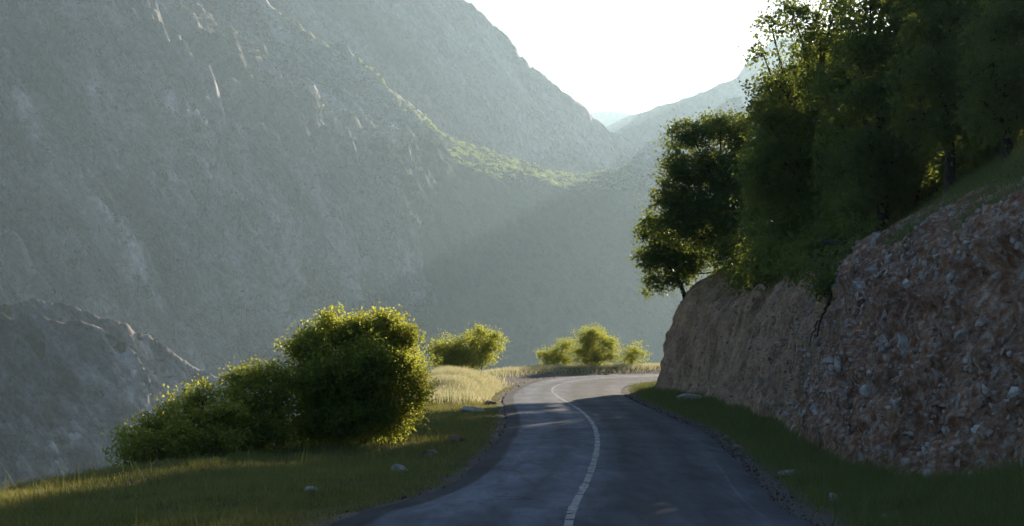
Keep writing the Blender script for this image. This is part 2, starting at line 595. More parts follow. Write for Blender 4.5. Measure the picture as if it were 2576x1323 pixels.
def mountain(name, crest_px, run, z_base, step, rows, mat, amp, wav, seed, prof=0.9, veg_fn=None, soft_fn=None,
             bench_fn=None, flow=(0.0, -1.0), back=0.8, skew=0.0, crest_noise=0.25):
    """a mountain: its crest line, a broken rock face falling to the valley and a back slope"""
    run, z_base, step, amp, wav = run * KM, z_base * KM, step * KM, amp * KM, wav * KM
    crest = resample([P(c[0], c[1], c[2] * KM) for c in crest_px], step=step)
    nu = len(crest)
    fl = np.array(flow) / np.linalg.norm(flow)
    H = crest[:, 2] - z_base
    v = np.linspace(0, 1, rows)
    vb = np.linspace(0, 1, max(6, rows // 8))[1:][::-1]
    run_u = run * (H / H.max()) ** 0.6
    allP, vv = [], []
    for t in vb:                                   # back slope, from its foot up to the crest
        p = crest.copy()
        p[:, 0] -= fl[0] * run_u * t * back
        p[:, 1] -= fl[1] * run_u * t * back
        p[:, 2] = z_base + H * (1 - t) ** 1.0
        allP.append(p)
        vv.append(np.full(nu, -t))
    for t in v:
        p = crest.copy()
        p[:, 0] += fl[0] * run_u * t + skew * run_u * t
        p[:, 1] += fl[1] * run_u * t
        zz = H * (1 - t ** prof)
        if bench_fn:                                   # a rounded, gently sloping shoulder below the crest
            tb, sl = 0.3, 0.32
            drop = sl * run_u * tb
            zb_ = np.where(t < tb, H - sl * run_u * t, (H - drop) * (1 - max(0, (t - tb) / (1 - tb)) ** 0.95))
            w = bench_fn(np.linspace(0, 1, nu))
            zz = zz * (1 - w) + zb_ * w
        p[:, 2] = z_base + zz
        allP.append(p)
        vv.append(np.full(nu, t))
    A = np.stack(allP, 1).reshape(-1, 3)
    T = np.stack(vv, 1).ravel()
    U = np.repeat(np.linspace(0, 1, nu), len(vv))
    soft = soft_fn(U, T) if soft_fn else np.zeros(len(U))
    veg = veg_fn(U, T) if veg_fn else np.full(len(U), 0.35)
    # displacement: large buttresses and gullies, cliff steps, then crags
    q = A / wav
    warp = np.stack([fbm(q * 0.8 + 11, 3, seed + 50), fbm(q * 0.8 + 37, 3, seed + 60), fbm(q * 0.8 + 71, 3, seed + 70)], 1)
    qd = np.stack([q[:, 0] + 0.85 * q[:, 2], q[:, 1], q[:, 2] * 0.55], 1) + warp * 0.45
    big = fbm(qd, 3, seed, ridged=True)
    mid = fbm(qd * 3.1, 4, seed + 5, ridged=True)
    fine = fbm(np.stack([(q[:, 0] + 0.6 * q[:, 2]) * 13, q[:, 1] * 13, q[:, 2] * 12], 1) + warp, 4, seed + 9, gain=0.6)
    k = 1 - 0.75 * soft
    st = (A[:, 2] * 0.75 + A[:, 0] * 0.62 - A[:, 1] * 0.2) / (wav * 0.42) + 1.3 * warp[:, 0] + 0.5 * mid
    fr = st - np.floor(st)
    ledge = np.where(fr < 0.78, fr / 0.78, (1 - fr) / 0.22) - 0.5                 # dipping rock bands, sharp on one side
    ledge = ledge * (0.4 + 0.6 * smoothstep(-0.3, 0.4, warp[:, 1]))
    disp = amp * k * (1.0 * big + 0.7 * mid * k + 0.55 * fine + 0.38 * ledge * k)
    near_crest = crest_noise + (1 - crest_noise) * smoothstep(0, 0.3, np.abs(T))
    disp = disp * near_crest
    nrm = np.array([fl[0], fl[1], 0.75])
    nrm = nrm / np.linalg.norm(nrm)
    sgn = np.where(T >= 0, 1.0, 0.4)
    B = A + nrm[None, :] * (disp * sgn)[:, None]
    B[:, 2] += 0.22 * amp * k * fine * near_crest + 0.15 * amp * mid * (1 - smoothstep(0, 0.1, np.abs(T))) * (1 - soft)
    me = mesh_np(name, B, grid_faces(nu, len(vv)))
    lowf = fbm(A / (wav * 1.3), 3, seed + 91)
    set_attr(me, 'veg', np.clip(veg - k * (0.3 * big + 0.2 * mid + 0.25 * ledge) + 0.35 * lowf * k, 0, 1.6))  # plants gather in recesses; their dark green also stands in for gully shade
    o = link(name, me, mat, kind='structure')
    return o, B.reshape(nu, len(vv), 3), T.reshape(nu, len(vv)), U.reshape(nu, len(vv))


# main rock mountain on the left, running down to the grassy saddle and up again to the right
main_crest = [(-450, -560, 635), (-300, -480, 640), (200, -270, 660), (450, -130, 672), (600, -30, 684), (700, 60, 692),
              (770, 125, 698), (850, 160, 705), (960, 238, 715), (1050, 292, 725), (1120, 345, 735), (1240, 385, 750), (1340, 414, 765),
              (1430, 440, 780), (1500, 438, 790), (1565, 424, 800), (1600, 398, 808), (1650, 365, 816), (1700, 345, 824), (1800, 300, 840),
              (1950, 250, 855)]


def u_of_px(crest_px, px):
    c = resample([P(*k) for k in crest_px], n=1500)
    pxs = CX + c[:, 0] / c[:, 1] * F_PX
    return float(np.interp(px, pxs, np.linspace(0, 1, 1500)))


u_a, u_b, u_c, u_d = [u_of_px(main_crest, p) for p in (1020, 1180, 1560, 1640)]


def main_soft(U, T):
    return smoothstep(u_a - 0.02 + 0.03 * T, u_b + 0.03 * T, U) * (1 - smoothstep(u_c, u_d, U) * (1 - smoothstep(0.08, 0.2, T)))


def main_veg(U, T):
    s = main_soft(U, T)
    low = 0.37 + 0.14 * smoothstep(0.45, 0.8, T)
    return low * (1 - s) + 1.5 * s


main_o, MAIN, MAIN_T, MAIN_U = mountain('left_mountain', main_crest, 330, -150, 1.42, 320, MAT['rock_wall'], 33, 100, 3,
                                        prof=0.85, veg_fn=main_veg, soft_fn=main_soft, crest_noise=0.25,
                                        bench_fn=lambda U: np.clip(smoothstep(u_a - 0.03, u_b, U) * (1 - smoothstep(u_c - 0.02, u_d, U)) + 0.25, 0, 1))

# second, hazier ridge behind it
back_crest = [(300, -500, 830), (700, -330, 870), (950, -170, 890), (1080, -60, 900), (1150, 0, 910), (1185, 35, 915), (1230, 66, 920), (1262, 100, 923), (1292, 135, 926),
              (1330, 186, 935), (1380, 222, 942), (1440, 268, 950), (1485, 302, 960), (1540, 350, 970), (1580, 372, 980), (1612, 388, 990), (1680, 440, 1010), (1800, 520, 1030)]
mountain('middle_ridge', back_crest, 300, -60, 2.2, 170, MAT['far_rock_wall'], 20, 95, 21, prof=0.8, crest_noise=0.35,
         veg_fn=lambda U, T: np.full(len(U), 0.3))

# pale mountain on the right of the gap
right_crest = [(1380, 470, 1377), (1470, 400, 1394), (1545, 340, 1411), (1575, 312, 1419), (1605, 288, 1428), (1640, 273, 1428), (1690, 262, 1428), (1750, 240, 1428), (1800, 218, 1428), (1850, 200, 1428),
               (1880, 165, 1428), (1905, 140, 1428), (1960, 100, 1428), (2050, 90, 1428), (2200, 120, 1428), (2500, 110, 1428), (3000, 160, 1385)]
mountain('right_mountain', right_crest, 420, -100, 4.5, 70, MAT['pale_rock_wall'], 11, 110, 33, crest_noise=0.2)

far_crest = [(1100, 330, 2080), (1300, 320, 2080), (1430, 300, 2080), (1468, 291, 2080), (1500, 282, 2080), (1540, 281, 2080), (1575, 285, 2080), (1640, 300, 2080), (1800, 330, 2080), (2200, 300, 2080)]
mountain('distant_hill', far_crest, 500, -100, 9, 40, MAT['pale_rock_wall'], 7, 200, 41, crest_noise=0.15)
far2_crest = [(1400, 380, 1677), (1500, 330, 1677), (1560, 302, 1677), (1600, 287, 1677), (1680, 282, 1677), (1900, 250, 1677), (2300, 240, 1677)]
mountain('distant_ridge', far2_crest, 400, -100, 9, 40, MAT['pale_rock_wall'], 7, 180, 47, crest_noise=0.15)

# near rocky spur low on the left
spur_crest = [(-900, 560, 300), (-500, 660, 300), (-150, 740, 300), (0, 768, 300), (60, 762, 300), (130, 766, 301), (200, 788, 302), (240, 806, 303), (290, 822, 305), (340, 838, 307), (380, 856, 310), (420, 888, 312), (470, 915, 314), (520, 944, 316), (640, 985, 318), (800, 1040, 320)]
spur_o, SPUR, SPUR_T, SPUR_U = mountain('near_spur', spur_crest, 85, -62, 0.6, 190, MAT['near_rock_wall'], 5.0, 20, 57, prof=0.75,
                                        veg_fn=lambda U, T: np.full(len(U), 0.4), crest_noise=0.35, skew=-0.05)
spur2_crest = [(-400, 770, 268), (-100, 790, 268), (120, 810, 268), (230, 822, 268), (300, 858, 268), (345, 905, 268), (375, 950, 268), (388, 1000, 268), (400, 1060, 267), (420, 1130, 266), (460, 1220, 265)]
mountain('near_spur', spur2_crest, 60, -62, 0.5, 170, MAT['near_rock_wall'], 3.4, 15, 63, prof=0.8,
         veg_fn=lambda U, T: np.full(len(U), 0.42), crest_noise=0.4, skew=-0.05)


def leaf_arrays(C, A, Nn, L, W, fold=0.25):
    S = np.cross(A, Nn)
    S /= np.linalg.norm(S, axis=1, keepdims=True) + 1e-9
    L = L[:, None]
    W = W[:, None]
    b = C - A * L * 0.5
    t = C + A * L * 0.5 - Nn * L * 0.1
    l = C + S * W * 0.5 + Nn * W * fold
    r = C - S * W * 0.5 + Nn * W * fold
    V = np.stack([b, r, t, l], 1).reshape(-1, 3)
    i = np.arange(len(C)) * 4
    Fc = np.concatenate([np.stack([i, i + 1, i + 2], 1), np.stack([i, i + 2, i + 3], 1)])
    return V, Fc


def rand_unit(n, r):
    v = r.normal(size=(n, 3))
    return v / np.linalg.norm(v, axis=1, keepdims=True)


def scrub(name, pts, sizes, per, leaf, r, mat, **props):
    """scattered distant shrubs, far too many to count"""
    sizes = sizes * 1.9
    n = len(pts)
    C = np.repeat(pts, per, 0)
    s = np.repeat(sizes, per)
    d = rand_unit(n * per, r) * (r.random(n * per) ** 0.4)[:, None]
    d[:, 2] = np.abs(d[:, 2]) * 0.9 + 0.1
    C = C + d * s[:, None] * 0.5 * np.array([1, 1, 1.0])
    nn = rand_unit(n * per, r) + d * 1.2 + np.array([0, 0, 0.3])
    nn /= np.linalg.norm(nn, axis=1, keepdims=True)
    a = np.cross(nn, rand_unit(n * per, r))
    a /= np.linalg.norm(a, axis=1, keepdims=True) + 1e-9
    L = s * leaf * (0.7 + 0.6 * r.random(n * per))
    V, Fc = leaf_arrays(C, a, nn, L, L * 0.8)
    return link(name, mesh_np(name, V, Fc, False), mat, **props)


r0 = np.random.default_rng(99)


def scatter_on(G, T, U, n, r, weight):
    nu, nv = T.shape
    iu = r.integers(0, nu - 1, n * 4)
    iv = r.integers(0, nv - 1, n * 4)
    keep = r.random(n * 4) < weight(U[iu, iv], T[iu, iv])
    iu, iv = iu[keep][:n], iv[keep][:n]
    f = r.random((len(iu), 2, 1))
    return G[iu, iv] * (1 - f[:, 0]) * (1 - f[:, 1]) + G[iu + 1, iv] * f[:, 0] * (1 - f[:, 1]) + G[iu, iv + 1] * (1 - f[:, 0]) * f[:, 1] + G[iu + 1, iv + 1] * f[:, 0] * f[:, 1]


def w_main(U, T):
    s = main_soft(U, T)
    w = np.where(T < 0, 0.0, 0.5 - 0.3 * s)
    return w


pts = scatter_on(MAIN, MAIN_T, MAIN_U, 5200, r0, w_main)
scrub('mountain_scrub', pts, 2.0 + 4.5 * r0.random(len(pts)) ** 2, 20, 0.36, r0, MAT['scrub_leaf'], kind='stuff', label='dark shrubs scattered over the left mountain and saddle', category='scrub')
w_saddle = lambda U, T: ((U > u_b - 0.02) & (U < u_c + 0.03) & (T > -0.01) & (T < 0.28)).astype(float)
pts = scatter_on(MAIN, MAIN_T, MAIN_U, 120000, r0, w_saddle)[:800]
scrub('saddle_wood', pts, 1.8 + 2.4 * r0.random(len(pts)), 40, 0.3, r0, MAT['far_leaf'], kind='stuff', label='sunlit green scrub wood along the grassy saddle', category='scrub')
u_e = u_of_px(main_crest, 640)
w_ridge = lambda U, T: ((U > u_e) & (U < u_b) & (T > -0.02) & (T < 0.05)).astype(float)
pts = scatter_on(MAIN, MAIN_T, MAIN_U, 120000, r0, w_ridge)[:330]
scrub('ridge_scrub', pts, 1.6 + 2.2 * r0.random(len(pts)), 34, 0.3, r0, MAT['far_leaf'], kind='stuff', label='sunlit shrubs along the crest of the left mountain', category='scrub')
pts = scatter_on(SPUR, SPUR_T, SPUR_U, 900, r0, lambda U, T: np.where(T < -0.02, 0.0, 1.0))
scrub('spur_scrub', pts, 0.6 + 1.5 * r0.random(len(pts)) ** 2, 30, 0.32, r0, MAT['scrub_leaf'], kind='stuff', label='dark shrubs dotting the near rocky spur', category='scrub')

# ------------------------------------------------------------------ road
road_left = [(-3.3, -14, 0), (-2.9, 0, 0), (-2.5, 8, 0)] + [PG(*p) for p in
            [(837, 1317), (1005, 1263), (1132, 1217), (1209, 1158), (1266, 1086), (1272, 1050), (1268, 1020), (1268, 998), (1284, 983), (1328, 963), (1387, 951), (1475, 945)]]
road_left += [(7.6, 80.6, g(80.6)), (14, 82.0, g(82)), (25, 81, g(81)), (40, 76.5, g(76.5)), (55, 69, g(69))]
road_right = [(2.7, -14, 0), (3.0, 0, 0), (3.2, 8, 0)] + [PG(*p) for p in
             [(2030, 1316), (1939, 1248), (1850, 1153), (1775, 1090), (1677, 1044), (1592, 1007), (1564, 989), (1569, 974)]]
road_right += [(6.2, 70.6, g(70.6)), (8.6, 73.6, g(73.6)), (14, 75.4, g(75.4)), (25, 74.6, g(74.6)), (39, 70.3, g(70.3)), (53, 63, g(63))]
centre_px = [(1425, 1323), (1470, 1240), (1492, 1180), (1504, 1121), (1496, 1080), (1475, 1050), (1446, 1027), (1399, 998), (1387, 986), (1396, 974), (1431, 963), (1504, 954), (1570, 950)]
NR = 700
RL = resample(road_left, n=NR)
RR = resample(road_right, n=NR)
CLN = resample([(-0.2, -14, 0), (0.1, 0, 0), (0.35, 8, 0)] + [PG(*p) for p in centre_px] + [(8.4, 77.2, g(77.2)), (14, 78.7, g(78.7)), (25, 77.8, g(77.8)), (40, 73.4, g(73.4)), (54, 66, g(66))], n=NR)
NC = 13
lat = np.linspace(-1, 1, NC)
V = []
for k in range(NC):
    t = (lat[k] + 1) / 2
    q = RL * (1 - t) + RR * t
    jag = (np.abs(lat[k]) > 0.99) * 0.08 * fbm(np.stack([np.arange(NR) * 0.33, np.full(NR, k * 9.0), np.zeros(NR)], 1), 3, 5)
    q = q.copy()
    q[:, 0] += jag
    q[:, 2] = g(q[:, 1]) + 0.02 + 0.035 * (1 - lat[k] ** 2) - 0.03 * (np.abs(lat[k]) > 0.99)
    V.append(q)
V = np.stack(V, 1).reshape(-1, 3)
me = mesh_np('road', V, grid_faces(NR, NC)[:, ::-1])
set_attr(me, 'lat', np.tile(lat, NR))
set_attr(me, 'lon', np.repeat(np.concatenate([[0], np.cumsum(np.linalg.norm(np.diff(CLN, axis=0), axis=1))]), NC))
road = link('road', me, MAT['road'], kind='structure')


def road_z(x, y):
    """surface height of the cambered road near its centre"""
    return g(y) + 0.02 + 0.035


def strip(name, path, width, mat, dz=0.006):
    p = np.asarray(path, float)
    tg = np.gradient(p[:, :2], axis=0)
    tg /= np.linalg.norm(tg, axis=1, keepdims=True)
    nx = np.stack([-tg[:, 1], tg[:, 0]], 1)
    w = width * (1 + 0.13 * fbm(np.stack([np.arange(len(p)) * 0.7, p[:, 0], p[:, 1] * 0.1], 1), 2, 3))
    a, b = p.copy(), p.copy()
    a[:, :2] += nx * w[:, None] / 2
    b[:, :2] -= nx * w[:, None] / 2
    V = np.stack([a, b], 1).reshape(-1, 3)
    V[:, 2] += dz
    return link(name, mesh_np(name, V, grid_faces(len(p), 2)), mat, road)


def latz(p):
    """put a path on the cambered road surface"""
    p = p.copy()
    dl, _ = seg_dist(p[:, 0], p[:, 1], RL[::6])
    dr, _ = seg_dist(p[:, 0], p[:, 1], RR[::6])
    la = (np.abs(dl) - np.abs(dr)) / (np.abs(dl) + np.abs(dr))
    p[:, 2] = g(p[:, 1]) + 0.02 + 0.035 * (1 - la ** 2)
    return p


cl = resample(CLN, step=0.2)
for _ in range(160):                       # a smooth painted curve
    cl[1:-1] = (cl[:-2] + 2 * cl[1:-1] + cl[2:]) / 4
cl = latz(cl)
Lc = np.arange(len(cl)) * 0.2
i0 = int(np.argmin(np.abs(cl[:, 1] - 8)))
i1 = int(np.argmin(np.abs(cl[:, 0] - 30)))
strip('centre_line', cl[i0:i1], 0.1, MAT['thin_paint'], 0.006)
# the brighter dashes over the faded line
kk = i0
while kk < i1 and cl[kk, 1] < 50:
    L = 4
    strip('centre_dash', cl[kk:kk + L + 1], 0.125, MAT['paint'], 0.011)
    kk += 15
for side, off in ((RR, -0.45),):
    e = resample(side, step=0.4)
    tg = np.gradient(e[:, :2], axis=0)
    tg /= np.linalg.norm(tg, axis=1, keepdims=True)
    e[:, 0] += tg[:, 1] * off
    e[:, 1] -= tg[:, 0] * off
    j0, j1 = int(np.argmin(np.abs(e[:, 1] - 10))), int(np.argmin(np.abs(e[:, 1] - 66)))
    e = latz(e)
    strip('edge_line', e[j0:j1], 0.06, MAT['ghost_paint'], 0.007)

# ------------------------------------------------------------------ near ground
verge_crest = resample([(-13, -16), (-10.6, 5), (-9.6, 18), (-9.1, 24), (-8.2, 27.5), (-6.9, 33), (-5.8, 40), (-5.2, 50), (-5.0, 60), (-4.6, 68),
                        (-3.4, 76), (-0.8, 83), (3, 87), (8, 89), (15, 90), (30, 88.5), (50, 83), (75, 72)], n=160)
cut_base = resample([(8.2, -14), (7.5, 0), (6.9, 8), (6.25, 14), (5.95, 18), (5.85, 22), (6.15, 28), (6.7, 34), (7.2, 41), (7.6, 50), (7.4, 56), (7.0, 62), (6.9, 65.5), (7.7, 68.6), (10.2, 70.6), (16, 72), (30, 70), (45, 65), (60, 57)], n=320)
RL2, RR2 = RL[::5, :2], RR[::5, :2]


def ground_z(X, Y):
    X = np.asarray(X, float)
    Y = np.asarray(Y, float)
    dl, _ = seg_dist(X, Y, RL2)          # negative = left of the road
    dr, _ = seg_dist(X, Y, RR2)          # positive = right of the road
    dc, _ = seg_dist(X, Y, verge_crest)  # negative = beyond the crest, over the valley
    pn = np.stack([X.ravel(), Y.ravel(), np.zeros(X.size)], 1)
    n1 = fbm(pn * 0.35, 3, 71).reshape(X.shape)
    n2 = fbm(pn * 1.7, 3, 73).reshape(X.shape)
    onroad = (dl > 0) & (dr < 0)
    off = np.where(dl <= 0, -dl, np.where(dr >= 0, dr, 0.0))
    z = g(Y) - 0.03
    rise_l = np.where(dl <= 0, -0.035 * off + (0.16 * n1 + 0.06 * n2) * smoothstep(0.2, 2.5, off), 0)
    rise_r = np.where(dr >= 0, 0.07 * off + (0.10 * n1 + 0.05 * n2) * smoothstep(0.2, 1.5, off), 0)
    far = smoothstep(72, 80, Y)
    z = z + rise_l * (1 - 0.3 * far) + rise_r
    z = z + np.where(dl <= 0, far * 0.42 * smoothstep(1.5, 5.0, off), 0)                       # berm outside the bend
    z = z + np.where(dl <= 0, 0.75 * np.exp(-(((X + 2.9) / 1.9) ** 2 + ((Y - 66) / 6.5) ** 2)) * smoothstep(0.5, 2.2, off), 0)   # tall-grass bank
    z = z + np.where(dr >= 0, 0.45 * np.exp(-(((X - 6.6) / 1.3) ** 2 + ((Y - 16.5) / 2.2) ** 2)), 0)        # grassy heap by the rock
    out = softplus(-dc, 0.5)
    z = z - np.where(dl < 0, 0.85 * out * (1 + 0.15 * n1), 0)
    z = np.where(onroad, g(Y) - 0.09, z)
    return z


xs = np.concatenate([np.linspace(-75, -16, 22, endpoint=False), np.arange(-16, 12, 0.28), np.linspace(12, 70, 26)])
ys = np.concatenate([np.linspace(-16, 8, 20, endpoint=False), np.arange(8, 96, 0.3), np.linspace(96, 150, 18)])
X, Y = np.meshgrid(xs, ys, indexing='ij')
Z = ground_z(X, Y)
V = np.stack([X, Y, Z], -1).reshape(-1, 3)
me = mesh_np('ground', V, grid_faces(len(xs), len(ys)))
dl, _ = seg_dist(X, Y, RL2)
dr, _ = seg_dist(X, Y, RR2)
off = np.where(dl <= 0, -dl, np.where(dr >= 0, dr, 0.0))
wide = 0.7 + 3.2 * smoothstep(66, 76, Y) * (dl <= 0)
wide = wide * np.where((dl <= 0) & (Y < 60), 0.45, 1.0)
GR = 1 - smoothstep(0.25 * wide, 1.2 * wide, off)
set_attr(me, 'gravel', GR.ravel())
ground = link('ground', me, MAT['ground'], kind='structure')

# ------------------------------------------------------------------ hillside with the road cut
prof_s = np.array([-0.7, -0.25, 0.0, 0.36, 0.72, 1.15, 1.45, 1.85, 2.7, 5.2, 10, 20, 45, 80])
prof_z = np.array([-0.4, 0.0, 0.35, 1.2, 2.2, 3.4, 4.0, 4.4, 5.0, 6.7, 10.2, 16.5, 30, 44])


def hill_z(s):
    return np.interp(s, prof_s, prof_z)


cb = resample(cut_base, step=0.13)
tg = np.gradient(cb, axis=0)
tg /= np.linalg.norm(tg, axis=1, keepdims=True)
inn = np.stack([tg[:, 1], -tg[:, 0]], 1)
for _ in range(40):
    inn[1:-1] = (inn[:-2] + inn[1:-1] * 2 + inn[2:]) / 4
inn /= np.linalg.norm(inn, axis=1, keepdims=True)
arc = np.concatenate([np.linspace(-0.7, 0, 8, endpoint=False), np.linspace(0, 1.45, 42, endpoint=False), np.linspace(1.45, 3.0, 15)])
nu, nv = len(cb), len(arc)
B = np.zeros((nu, nv, 3))
B[:, :, :2] = cb[:, None, :] + inn[:, None, :] * arc[None, :, None]


def low_cut(cx, cyy):
    """uneven height of the cut along the road"""
    rn = fbm(np.stack([cyy * 0.2 + 40, cx * 0.2, np.zeros(len(cx))], 1), 3, 97)
    return 1 - 0.08 * (1 - smoothstep(22, 34, cyy)) + rn * (0.1 + 0.12 * smoothstep(28, 42, cyy))


lowcut = low_cut(cb[:, 0], cb[:, 1])
B[:, :, 2] = hill_z(arc)[None, :] * lowcut[:, None] + g(cb[:, 1])[:, None]
Bf = B.reshape(-1, 3)
rock_w = (1 - smoothstep(25, 43, Bf[:, 1] + 11 * fbm(Bf * 0.4, 3, 81)))
lump = fbm(Bf * np.array([1.0, 1.0, 1.3]), 4, 83, ridged=True)
rill = fbm(np.stack([Bf[:, 1] * 1.1 - Bf[:, 2] * 0.35, Bf[:, 0], Bf[:, 2] * 0.22], 1), 4, 87, ridged=True)
sm = fbm(Bf * 5.5, 3, 89)
bigl = fbm(Bf * 0.28, 2, 91)
disp = 0.5 * bigl + rock_w * (0.38 * lump + 0.14 * sm) + (1 - rock_w) * (0.3 * rill + 0.14 * lump + 0.06 * sm)
disp *= np.tile(smoothstep(-0.7, 0.2, arc) * (1 - 0.75 * smoothstep(1.6, 3.0, arc)), nu)
innr = np.repeat(inn, nv, 0)
Bf2 = Bf.copy()
Bf2[:, :2] -= innr * (disp * 0.9)[:, None]
Bf2[:, 2] += disp * 0.3
me = mesh_np('road_cut', Bf2, grid_faces(nu, nv))
set_attr(me, 'rocky', rock_w)
cut = link('road_cut', me, MAT['cut'], kind='structure')
CUT = Bf2.reshape(nu, nv, 3)

xs = np.concatenate([np.arange(5, 22, 0.4), np.linspace(22, 80, 40)])
ys = np.concatenate([np.linspace(-14, 8, 12, endpoint=False), np.arange(8, 74, 0.5), np.linspace(74, 80, 8)])
X, Y = np.meshgrid(xs, ys, indexing='ij')


def hill_surface(X, Y):
    cbs = cut_base[::2]
    d, pr = seg_dist(X, Y, cbs)
    ix = np.clip(pr.ravel(), 0, len(cbs) - 1)
    lc = low_cut(np.interp(ix, np.arange(len(cbs)), cbs[:, 0]), np.interp(ix, np.arange(len(cbs)), cbs[:, 1])).reshape(X.shape)
    pn = np.stack([X.ravel(), Y.ravel(), np.zeros(X.size)], 1)
    n1 = fbm(pn * 0.3, 4, 95).reshape(X.shape)
    h = np.interp(d, prof_s, prof_z) * (1 + (lc - 1) * (1 - smoothstep(3, 8, d))) + g(np.minimum(Y, 72)) + 0.45 * n1 * smoothstep(1.5, 4, d)
    return h, d


Z, D = hill_surface(X, Y)
Z = np.where(D < 2.3, Z - 0.5 - 3.0 * (2.3 - D), Z - 0.03)
Z = np.maximum(Z, -3)
V = np.stack([X, Y, Z], -1).reshape(-1, 3)
link('hillside', mesh_np('hillside', V, grid_faces(len(xs), len(ys))), MAT['hill'], kind='structure')

# ------------------------------------------------------------------ stones
random.seed(5)


def stone_mesh(name, seed, n=13, flat=0.75):
    r = random.Random(seed)
    bm = bmesh.new()
    for _ in range(n):
        v = Vector((r.gauss(0, 1), r.gauss(0, 1), r.gauss(0, 1))).normalized() * r.uniform(0.75, 1.0)
        v.z *= flat
        bm.verts.new(v * 0.5)
    res = bmesh.ops.convex_hull(bm, input=bm.verts)
    junk = [e for e in res['geom_interior'] if isinstance(e, bmesh.types.BMVert)]
    bmesh.ops.delete(bm, geom=junk, context='VERTS')
    bmesh.ops.recalc_face_normals(bm, faces=bm.faces)
    me = bpy.data.meshes.new(name)
    bm.to_mesh(me)
    bm.free()
    return me


STONES = [stone_mesh('stone', 100 + k, 11 + k % 6, 0.55 + 0.06 * (k % 6)) for k in range(14)]
for s in STONES:
    s.materials.append(MAT['stone'])
STONE_VF = []
for s in STONES:
    v = np.zeros(len(s.vertices) * 3, np.float32)
    s.vertices.foreach_get('co', v)
    s.calc_loop_triangles()
    f = np.zeros(len(s.loop_triangles) * 3, np.int32)
    s.loop_triangles.foreach_get('vertices', f)
    STONE_VF.append((v.reshape(-1, 3).astype(float), f.reshape(-1, 3)))


def rand_rot(r):
    q = r.normal(size=4)
    q /= np.linalg.norm(q)
    w, x, y, z = q
    return np.array([[1 - 2 * (y * y + z * z), 2 * (x * y - z * w), 2 * (x * z + y * w)],
                     [2 * (x * y + z * w), 1 - 2 * (x * x + z * z), 2 * (y * z - x * w)],
                     [2 * (x * z - y * w), 2 * (y * z + x * w), 1 - 2 * (x * x + y * y)]])


def stone_pile(name, pts, sizes, r, mat, parent=None, **props):
    Vs, Fs, n = [], [], 0
    for p, s in zip(pts, sizes):
        v, f = STONE_VF[r.integers(len(STONE_VF))]
        sc = np.array([1, r.uniform(0.55, 1.0), r.uniform(0.5, 1.0)]) * s
        Vs.append((v * sc) @ rand_rot(r).T + p)
        Fs.append(f + n)
        n += len(v)
    return link(name, mesh_np(name, np.vstack(Vs), np.vstack(Fs), False), mat, parent, **props)


rs = np.random.default_rng(31)


def cut_points(n, ylo, yhi, zlo, zhi, r):
    out = []
    while len(out) < n:
        iu = r.integers(0, nu - 1)
        iv = r.integers(8, nv - 8)
        p = CUT[iu, iv]
        if ylo < p[1] < yhi and zlo < p[2] < zhi and iu < nu * 0.62:
            out.append((p + (CUT[iu + 1, iv] - p) * r.random(), iu))
    return out


big = cut_points(300, 13, 33, 0.35, 4.9, rs)
sizes = np.sort(0.175 * np.exp(rs.normal(0, 0.4, 300)))[::-1]
sizes = np.clip(sizes, 0.1, 0.45)
for (p, iu), s in zip(big, sizes):
    o = link('stone', STONES[rs.integers(len(STONES))], None, cut)
    nrm2 = -inn[iu]
    o.location = (p[0] + nrm2[0] * s * 0.03, p[1] + nrm2[1] * s * 0.03, p[2])
    o.rotation_euler = (rs.uniform(0, 6.3), rs.uniform(0, 6.3), rs.uniform(0, 6.3))
    o.scale = (s * 1.15, s * rs.uniform(0.6, 1.0), s * rs.uniform(0.55, 1.0))
small = cut_points(5200, 11, 36, 0.2, 4.9, rs)
stone_pile('small_stones', [p for p, _ in small], np.clip(0.09 * np.exp(rs.normal(0, 0.45, len(small))), 0.04, 0.2), rs, MAT['stone'], cut, kind='stuff')
mids = cut_points(1100, 32, 50, 0.2, 4.8, rs)
stone_pile('small_stones', [p for p, _ in mids], np.clip(0.085 * np.exp(rs.normal(0, 0.5, len(mids))), 0.04, 0.25), rs, MAT['stone'], cut, kind='stuff')
tansm = cut_points(1500, 33, 67, 0.2, 4.6, rs)
stone_pile('earth_pebbles', [p for p, _ in tansm], np.clip(0.075 * np.exp(rs.normal(0, 0.5, len(tansm))), 0.04, 0.3), rs, MAT['tan_stone'], cut, kind='stuff')

# loose gravel along the road edges
gp, gs = [], []
for side, sgn, lo, hi, n in ((RR, 1, 12, 62, 1700), (RL, -1, 12, 62, 220), (RL, -1, 60, 88, 700)):
    e = resample(side, step=0.1)
    tg = np.gradient(e[:, :2], axis=0)
    tg /= np.linalg.norm(tg, axis=1, keepdims=True)
    idx = np.where((e[:, 1] > lo) & (e[:, 1] < hi) & (e[:, 0] < 22))[0]
    for _ in range(n):
        k = rs.choice(idx)
        w = abs(rs.normal(0, 0.28 if hi < 70 else 1.0)) - 0.03
        gp.append((e[k, 0] + sgn * tg[k, 1] * w, e[k, 1] - sgn * tg[k, 0] * w))
        gs.append(np.clip(0.035 * math.exp(rs.normal(0, 0.5)), 0.015, 0.13))
gp = np.array(gp)
gz = np.maximum(ground_z(gp[:, 0], gp[:, 1]), g(gp[:, 1]) - 0.02)
stone_pile('gravel', np.column_stack([gp, gz + 0.005]), gs, rs, MAT['gravel'], kind='stuff', label='loose gravel scattered along both edges of the asphalt', category='gravel')


